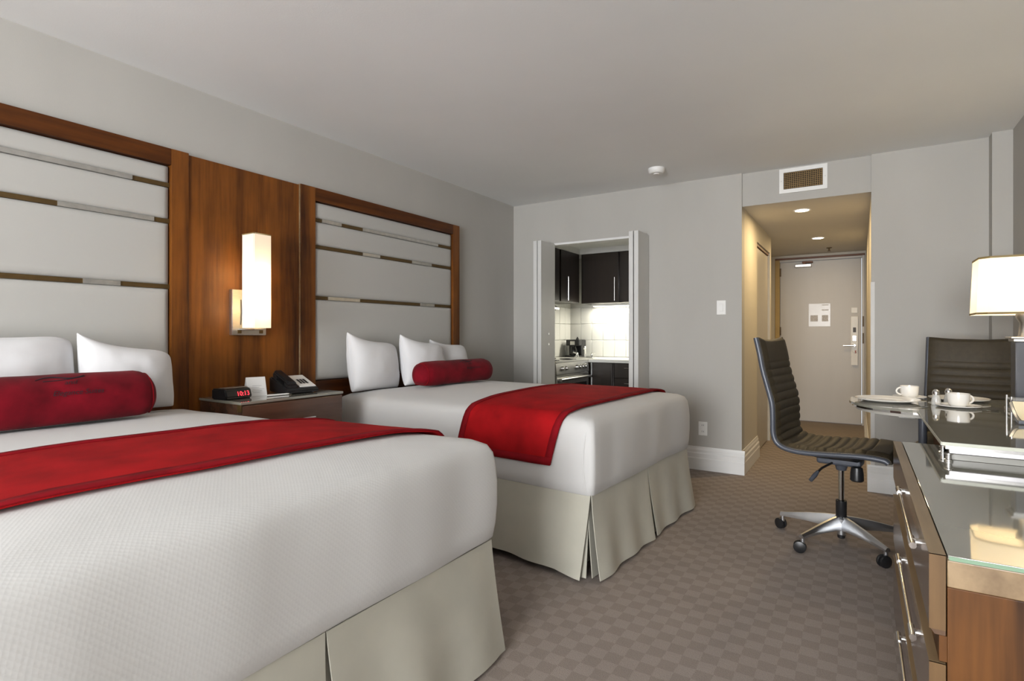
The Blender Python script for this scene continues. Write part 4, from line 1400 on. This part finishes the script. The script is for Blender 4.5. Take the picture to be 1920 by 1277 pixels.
# ------------------------------------------------------------------ office chairs
def make_chair(label, loc, rz, base_rot, dz=0.0, wtop=0.232):
    t = thing('office_chair', label, 'chair', loc, rz, 'ribbed leather office chairs')
    ctrl = [(-0.372, 1.118), (-0.352, 1.03), (-0.335, 0.94), (-0.308, 0.84), (-0.288, 0.76), (-0.283, 0.68), (-0.281, 0.60), (-0.262, 0.548), (-0.215, 0.522), (-0.13, 0.513), (0.0, 0.520), (0.11, 0.528), (0.19, 0.527), (0.235, 0.520), (0.243, 0.506)]
    P = catmull([(x, 0, z) for x, z in ctrl], 9)
    # arc length
    S_ = [0]
    for a, c in zip(P, P[1:]):
        S_.append(S_[-1] + (c - a).length)
    tot = S_[-1]
    NN = 190
    samp = []
    for k in range(NN + 1):
        s = tot * k / NN
        i = max(j for j in range(len(S_)) if S_[j] <= s + 1e-9)
        i = min(i, len(P) - 2)
        u = (s - S_[i]) / max(1e-9, S_[i + 1] - S_[i])
        samp.append((s, P[i].lerp(P[i + 1], min(1, u))))
    seat_s = next(s for s, p in samp if p.z < 0.552)

    def pad(k0, k1, name):
        bm = bmesh.new()
        rings = []
        for k in range(k0, k1 + 1):
            s, p = samp[k]
            tg = (samp[min(k + 1, NN)][1] - samp[max(k - 1, 0)][1]).normalized()
            nr = Vector((-tg.z, 0, tg.x)) * -1        # towards the sitter
            if nr.x < 0 and nr.z < 0:
                nr = -nr
            nr = Vector((-tg.z, 0, tg.x))
            if s < 0.14 or s > tot - 0.10:
                rib = 1.0
                e = min(1, s / 0.02, (tot - s) / 0.02)
            else:
                ph = ((s - 0.14) % 0.0455) / 0.0455
                rib = 0.60 + 0.40 * min(1, sin(pi * ph) ** 0.40)
                e = 1
            th = 0.026 * rib * (0.35 + 0.65 * e)
            hw = 0.235
            if s < 0.45:
                hw = wtop + (0.235 - wtop) * s / 0.45
            ring = []
            M = 14
            top, bot = [], []
            for j in range(M + 1):
                v = -1 + 2 * j / M
                edge = min(1, (1 - abs(v)) / 0.10)
                dish = 0.018 * (v * v) - 0.008
                if s < 0.05:
                    dz_ = -0.012 * (1 - v * v) * (1 - s / 0.05)
                else:
                    dz_ = 0
                c = p + nr * dish + Vector((0, 0, dz_))
                y = v * hw
                a_ = th * (0.25 + 0.75 * sqrt(max(0, 1 - (1 - edge) ** 2)))
                top.append(Vector((c.x, y, c.z)) + nr * a_)
                bot.append(Vector((c.x, y, c.z)) - nr * 0.012)
            rings.append(top + bot[::-1])
        ring_loft(bm, rings)
        return obj(name, bm, leather, t, local=True, sharp=50)

    ks = next(k for k in range(NN) if samp[k][0] >= seat_s)
    pad(0, ks, 'backrest')
    pad(ks, NN, 'seat')
    for sg in (-1, 1):
        pts = []
        for k in range(0, NN + 1, 3):
            s, p = samp[k]
            hw = 0.235 if s >= 0.45 else wtop + (0.235 - wtop) * s / 0.45
            pts.append(Vector((p.x, sg * (hw + 0.002), p.z)) )
        bm = bmesh.new(); tube(bm, pts, 0.0135, 10); obj('side_rail', bm, railm, t, local=True)
    bm = bmesh.new()
    ring_loft(bm, [[(-0.16, -0.17, 0.498), (0.14, -0.17, 0.505), (0.14, 0.17, 0.505), (-0.16, 0.17, 0.498)], [(-0.10, -0.10, 0.470), (0.09, -0.10, 0.470), (0.09, 0.10, 0.470), (-0.10, 0.10, 0.470)]])
    obj('under_pan', bm, blackp, t, local=True)
    bm = bmesh.new(); bx(bm, (-0.11, -0.06, 0.432), (0.10, 0.06, 0.472), .012); tube(bm, [(0, 0, 0.40), (0, 0, 0.435)], [0.024, 0.034], 16); obj('tilt_mechanism', bm, railm, t, local=True)
    bm = bmesh.new(); tube(bm, [(-0.03, -0.05, 0.445), (-0.065, -0.14, 0.425), (-0.08, -0.17, 0.405)], 0.006, 8); lv = obj('lever', bm, blackp, t, local=True)
    bm = bmesh.new(); tube(bm, [(-0.078, -0.165, 0.410), (-0.088, -0.185, 0.392), (-0.102, -0.215, 0.368)], [0.008, 0.012, 0.010], 10); obj('grip', bm, railm, lv, local=True)
    bm = bmesh.new(); lathe(bm, [(0.016, 0.445), (0.026, 0.440), (0.031, 0.41), (0.032, 0.375), (0.026, 0.368)], 18, (0.085, -0.075, 0)); obj('tension_knob', bm, blackp, t, local=True)
    bm = bmesh.new(); tube(bm, [(0, 0, 0.205), (0, 0, 0.41)], 0.0145, 18); obj('gas_column', bm, chrome, t, local=True)
    bm = bmesh.new(); lathe(bm, [(0.023, 0.135), (0.026, 0.14), (0.027, 0.235), (0.022, 0.232)], 20); obj('column_sleeve', bm, blackp, t, local=True)
    bm = bmesh.new(); lathe(bm, [(0.018, 0.048), (0.022, 0.052), (0.022, 0.085), (0.036, 0.092), (0.038, 0.140), (0.026, 0.146)], 20); obj('hub', bm, alu, t, local=True)
    bm = bmesh.new(); lathe(bm, [(0.015, 0.030), (0.019, 0.034), (0.019, 0.048)], 16); obj('hub_foot', bm, blackp, t, local=True)
    leg_me = whl_me = stem_me = None
    for k in range(5):
        a = base_rot + 2 * pi * k / 5
        Rm = Matrix.Rotation(a, 4, 'Z')
        bm = bmesh.new()
        rings = []
        for r_, z0, z1, hw in ((0.026, 0.080, 0.152, 0.022), (0.08, 0.084, 0.146, 0.020), (0.17, 0.086, 0.130, 0.018), (0.26, 0.082, 0.110, 0.015), (0.318, 0.078, 0.098, 0.013)):
            rings.append([Rm @ Vector(q) for q in ((r_, -hw, z0), (r_, hw, z0), (r_, hw, (z0 + z1) / 2), (r_, hw * 0.35, z1), (r_, -hw * 0.35, z1), (r_, -hw, (z0 + z1) / 2))])
        ring_loft(bm, rings)
        lg = obj('leg', bm, alu, t, local=True, sharp=30)
        bm = bmesh.new(); tube(bm, [Rm @ Vector((0.306, 0, 0.046)), Rm @ Vector((0.306, 0, 0.094))], 0.0105, 12); obj('caster_stem', bm, alu, lg, local=True)
        bm = bmesh.new()
        ca = radians(250 + 40 * k)
        C2 = Matrix.Translation(Rm @ Vector((0.308, 0, 0))) @ Matrix.Rotation(ca, 4, 'Z')
        for sg in (-1, 1):
            tmp = bmesh.new()
            lathe(tmp, [(0.010, 0.0), (0.028, 0.002), (0.031, 0.008), (0.029, 0.015), (0.012, 0.019)], 20)
            mt = C2 @ Matrix.Translation((-0.012, sg * 0.002, 0.031)) @ Matrix.Rotation(radians(-90 * sg), 4, 'X')
            merge(bm, tmp, mt)
        bx_ = bmesh.new(); bx(bx_, (-0.026, -0.010, 0.036), (0.006, 0.010, 0.056), .006); merge(bm, bx_, C2)
        obj('caster', bm, blackp, lg, local=True)
    return t


make_chair('brown ribbed office chair pulled out at the rounded desk end, seen from the side', (-0.08, 3.48, 0), radians(-9), radians(21 + 9))
make_chair('brown ribbed office chair facing the room behind the desk, next to the lit lamp', (0.525, 3.835, 0), radians(-101), radians(21 + 15))


# ------------------------------------------------------------------ crockery on the desk
def plate_at(label, x, y, r, h, group, name='dinner_plate', cat='plate'):
    bm = bmesh.new()
    lathe(bm, [(0.004, 0.004), (r * 0.60, 0.004), (r * 0.68, 0.007), (r * 0.97, h), (r, h + 0.001), (r * 0.985, h - 0.003), (r * 0.70, 0.001), (r * 0.62, 0.0), (0.004, 0.0)], 44, (x, y, ZT + 0.0004))
    t = thing(name, label, cat, (x, y, ZT), group=group)
    obj('dish', bm, china, t)
    bm = bmesh.new(); pts = [Vector((x + r * 0.66 * cos(2 * pi * k / 40), y + r * 0.66 * sin(2 * pi * k / 40), ZT + 0.0066)) for k in range(41)]
    tube(bm, pts, 0.0012, 5, False); obj('well_ring', bm, china, t)
    return t


def cup_at(label, x, y, z, a, group):
    t = thing('coffee_cup', label, 'cup', (x, y, z), 0, group)
    bm = bmesh.new()
    lathe(bm, [(0.003, 0.004), (0.026, 0.004), (0.036, 0.012), (0.0405, 0.035), (0.0425, 0.062), (0.0445, 0.062), (0.0445, 0.060), (0.043, 0.034), (0.039, 0.010), (0.029, 0.0), (0.003, 0.0)], 36, (x, y, z))
    obj('bowl', bm, china, t)
    bm = bmesh.new()
    pts = []
    for k in range(13):
        q = -pi / 2 + pi * k / 12
        rr = 0.040 + 0.026 * cos(q)
        pts.append(Vector((x + rr * cos(a), y + rr * sin(a), z + 0.034 + 0.019 * sin(q))))
    tube(bm, pts, 0.0045, 8); obj('handle', bm, china, t)
    return t


def spoon_at(label, x, y, z, a, name='teaspoon'):
    t = thing(name, label, 'cutlery', (x, y, z), a, 'cutlery on the desk')
    bm = bmesh.new()
    ring_loft(bm, [[(-0.085, -0.004, 0.0015), (-0.085, 0.004, 0.0015), (-0.085, 0.004, 0.003), (-0.085, -0.004, 0.003)], [(0.02, -0.002, 0.0045), (0.02, 0.002, 0.0045), (0.02, 0.002, 0.006), (0.02, -0.002, 0.006)], [(0.04, -0.003, 0.003), (0.04, 0.003, 0.003), (0.04, 0.003, 0.005), (0.04, -0.003, 0.005)]])
    obj('stem', bm, chrome, t, local=True)
    bm = bmesh.new(); lathe(bm, [(0.002, 0.001), (0.010, 0.002), (0.0135, 0.005), (0.012, 0.005), (0.002, 0.003)], 18)
    bmesh.ops.scale(bm, vec=(1.5, 1, 1), verts=bm.verts); bmesh.ops.translate(bm, vec=(0.058, 0, 0), verts=bm.verts)
    obj('spoon_bowl', bm, chrome, t, local=True)
    return t


plate_at('large white dinner plate near the rounded end of the desk', 0.125, 3.47, 0.145, 0.016, 'plates on the desk')
plate_at('white plate behind the cup and the shakers on the desk', 0.445, 3.70, 0.13, 0.016, 'plates on the desk')
plate_at('white saucer under the cup behind the large dinner plate', 0.235, 3.715, 0.078, 0.011, 'saucers on the desk', 'saucer', 'saucer')
plate_at('white saucer under the cup next to the shakers, on the dresser side', 0.405, 3.375, 0.088, 0.011, 'saucers on the desk', 'saucer', 'saucer')
cup_at('white coffee cup behind the large dinner plate, handle towards the entrance', 0.235, 3.715, ZT + 0.0052, radians(205), 'coffee cups on the desk')
cup_at('white coffee cup next to the salt and pepper shakers', 0.405, 3.375, ZT + 0.0052, radians(25), 'coffee cups on the desk')
spoon_at('teaspoon lying in front of the large dinner plate', 0.215, 3.25, ZT + .0005, radians(25))
spoon_at('teaspoon lying beside the saucer near the desk organiser', 0.465, 3.265, ZT + .0005, radians(10))
for x, y, lab in ((0.325, 3.43, 'glass salt shaker with chrome cap between the two cups'), (0.385, 3.53, 'glass pepper shaker with chrome cap behind the cup')):
    t = thing('shaker', lab, 'shaker', (x, y, ZT), group='salt and pepper shakers')
    b = bmesh.new(); lathe(b, [(0.019, 0), (0.021, 0.006), (0.018, 0.03), (0.013, 0.052)], 18, (x, y, ZT + .0004)); obj('glass_body', b, mat('shaker_glass_%d' % int(x * 1000), (0.62, 0.62, 0.60), 0.1, alpha=0.75, noise_scale=60, var=0.15), t)
    b = bmesh.new(); lathe(b, [(0.0145, 0.050), (0.0155, 0.060), (0.013, 0.072), (0.006, 0.078)], 18, (x, y, ZT)); obj('cap', b, chrome, t)

# ------------------------------------------------------------------ desk lamp
LX, LY = 0.640, 3.34
lm = thing('table_lamp', 'lit table lamp with cream cut-corner shade on dark column', 'lamp', (LX, LY, ZT))


def oct_(hx, hy, c, z, cx=LX, cy=LY):
    return [Vector((cx + x, cy + y, z)) for x, y in ((-hx + c, -hy), (hx - c, -hy), (hx, -hy + c), (hx, hy - c), (hx - c, hy), (-hx + c, hy), (-hx, hy - c), (-hx, -hy + c))]


z0, z1 = 1.228, 1.488
b = bmesh.new(); ring_loft(b, [oct_(0.186, 0.125, 0.035, z0), oct_(0.176, 0.116, 0.034, z1)], True, False, False); shd = obj('lamp_shade', b, lamp_g, lm, smooth=False)
for z, hx, hy in ((z0, 0.1868, 0.1258), (z1 - 0.008, 0.1774, 0.1172)):
    b = bmesh.new(); ring_loft(b, [oct_(hx, hy, 0.035, z), oct_(hx - 0.0004, hy - 0.0004, 0.035, z + 0.009)], True, False, False)
    r_ = obj('shade_trim', b, trimbrown, shd, smooth=False)
    md = r_.modifiers.new('thickness', 'SOLIDIFY'); md.thickness = 0.0016; md.offset = 0
b = bmesh.new(); lathe(b, [(0.004, -0.05), (0.018, -0.035), (0.032, 0.0), (0.028, 0.025), (0.006, 0.042)], 16, (LX, LY, 1.36)); obj('bulb', b, lampbulb_g, lm)
b = bmesh.new(); lathe(b, [(0.030, 1.126), (0.026, 1.14), (0.022, 1.19), (0.036, 1.215), (0.036, 1.235), (0.014, 1.24), (0.012, 1.31)], 24, (LX, LY, 0)); obj('neck', b, steel, lm)
b = bmesh.new(); bx(b, (LX - 0.052, LY - 0.052, 1.104), (LX + 0.052, LY + 0.052, 1.118), .003); bx(b, (LX - 0.062, LY - 0.062, 1.118), (LX + 0.062, LY + 0.062, 1.127), .003); obj('cap_plate', b, steel, lm)
obj('column', box((LX - 0.045, LY - 0.045, ZT + 0.014), (LX + 0.045, LY + 0.045, 1.104), .005), lampbody, lm)
obj('foot_plate', box((LX - 0.065, LY - 0.065, ZT + .0005), (LX + 0.065, LY + 0.065, ZT + 0.015), .003), steel, lm)

# clear organiser with a leaflet on a dark tray
og = thing('desk_organiser', 'clear organiser box with chrome corner posts below the lit lamp', 'organiser', (0.66, 3.12, ZT))
ox0, ox1, oy0, oy1, oh = 0.545, 0.80, 3.08, 3.17, 0.078
for (x, y) in ((ox0, oy0), (ox1, oy0), (ox0, oy1), (ox1, oy1)):
    b = bmesh.new(); tube(b, [(x, y, ZT + .0005), (x, y, ZT + oh + 0.010)], 0.0045, 10); obj('corner_post', b, chrome, og)
obj('upper_shelf', box((ox0, oy0, ZT + oh - 0.008), (ox1, oy1, ZT + oh), .002), acrylic, og)
obj('lower_shelf', box((ox0, oy0, ZT + 0.006), (ox1, oy1, ZT + 0.012), .002), acrylic, og)
tr = thing('leaflet_tray', 'dark curved tray holding a cream leaflet in front of the organiser', 'tray', (0.63, 2.93, ZT))
b = bmesh.new()
rings = []
for k in range(9):
    u = k / 8
    y = 2.85 + 0.16 * u
    z = ZT + 0.004 + 0.055 * u * u
    rings.append([Vector((0.525, y, z)), Vector((0.80, y, z)), Vector((0.80, y, z + 0.012)), Vector((0.525, y, z + 0.012))])
ring_loft(b, rings); obj('tray_body', b, railm, tr)
b = bmesh.new()
rings = []
for k in range(9):
    u = k / 8
    y = 2.862 + 0.15 * u
    z = ZT + 0.0172 + 0.055 * ((y - 2.85) / 0.16) ** 2
    rings.append([Vector((0.535, y, z)), Vector((0.79, y, z)), Vector((0.79, y, z + 0.002)), Vector((0.535, y, z + 0.002))])
ring_loft(b, rings); lf = tag(obj('leaflet', b, cream), 'cream leaflet lying in the dark curved tray', 'leaflet')
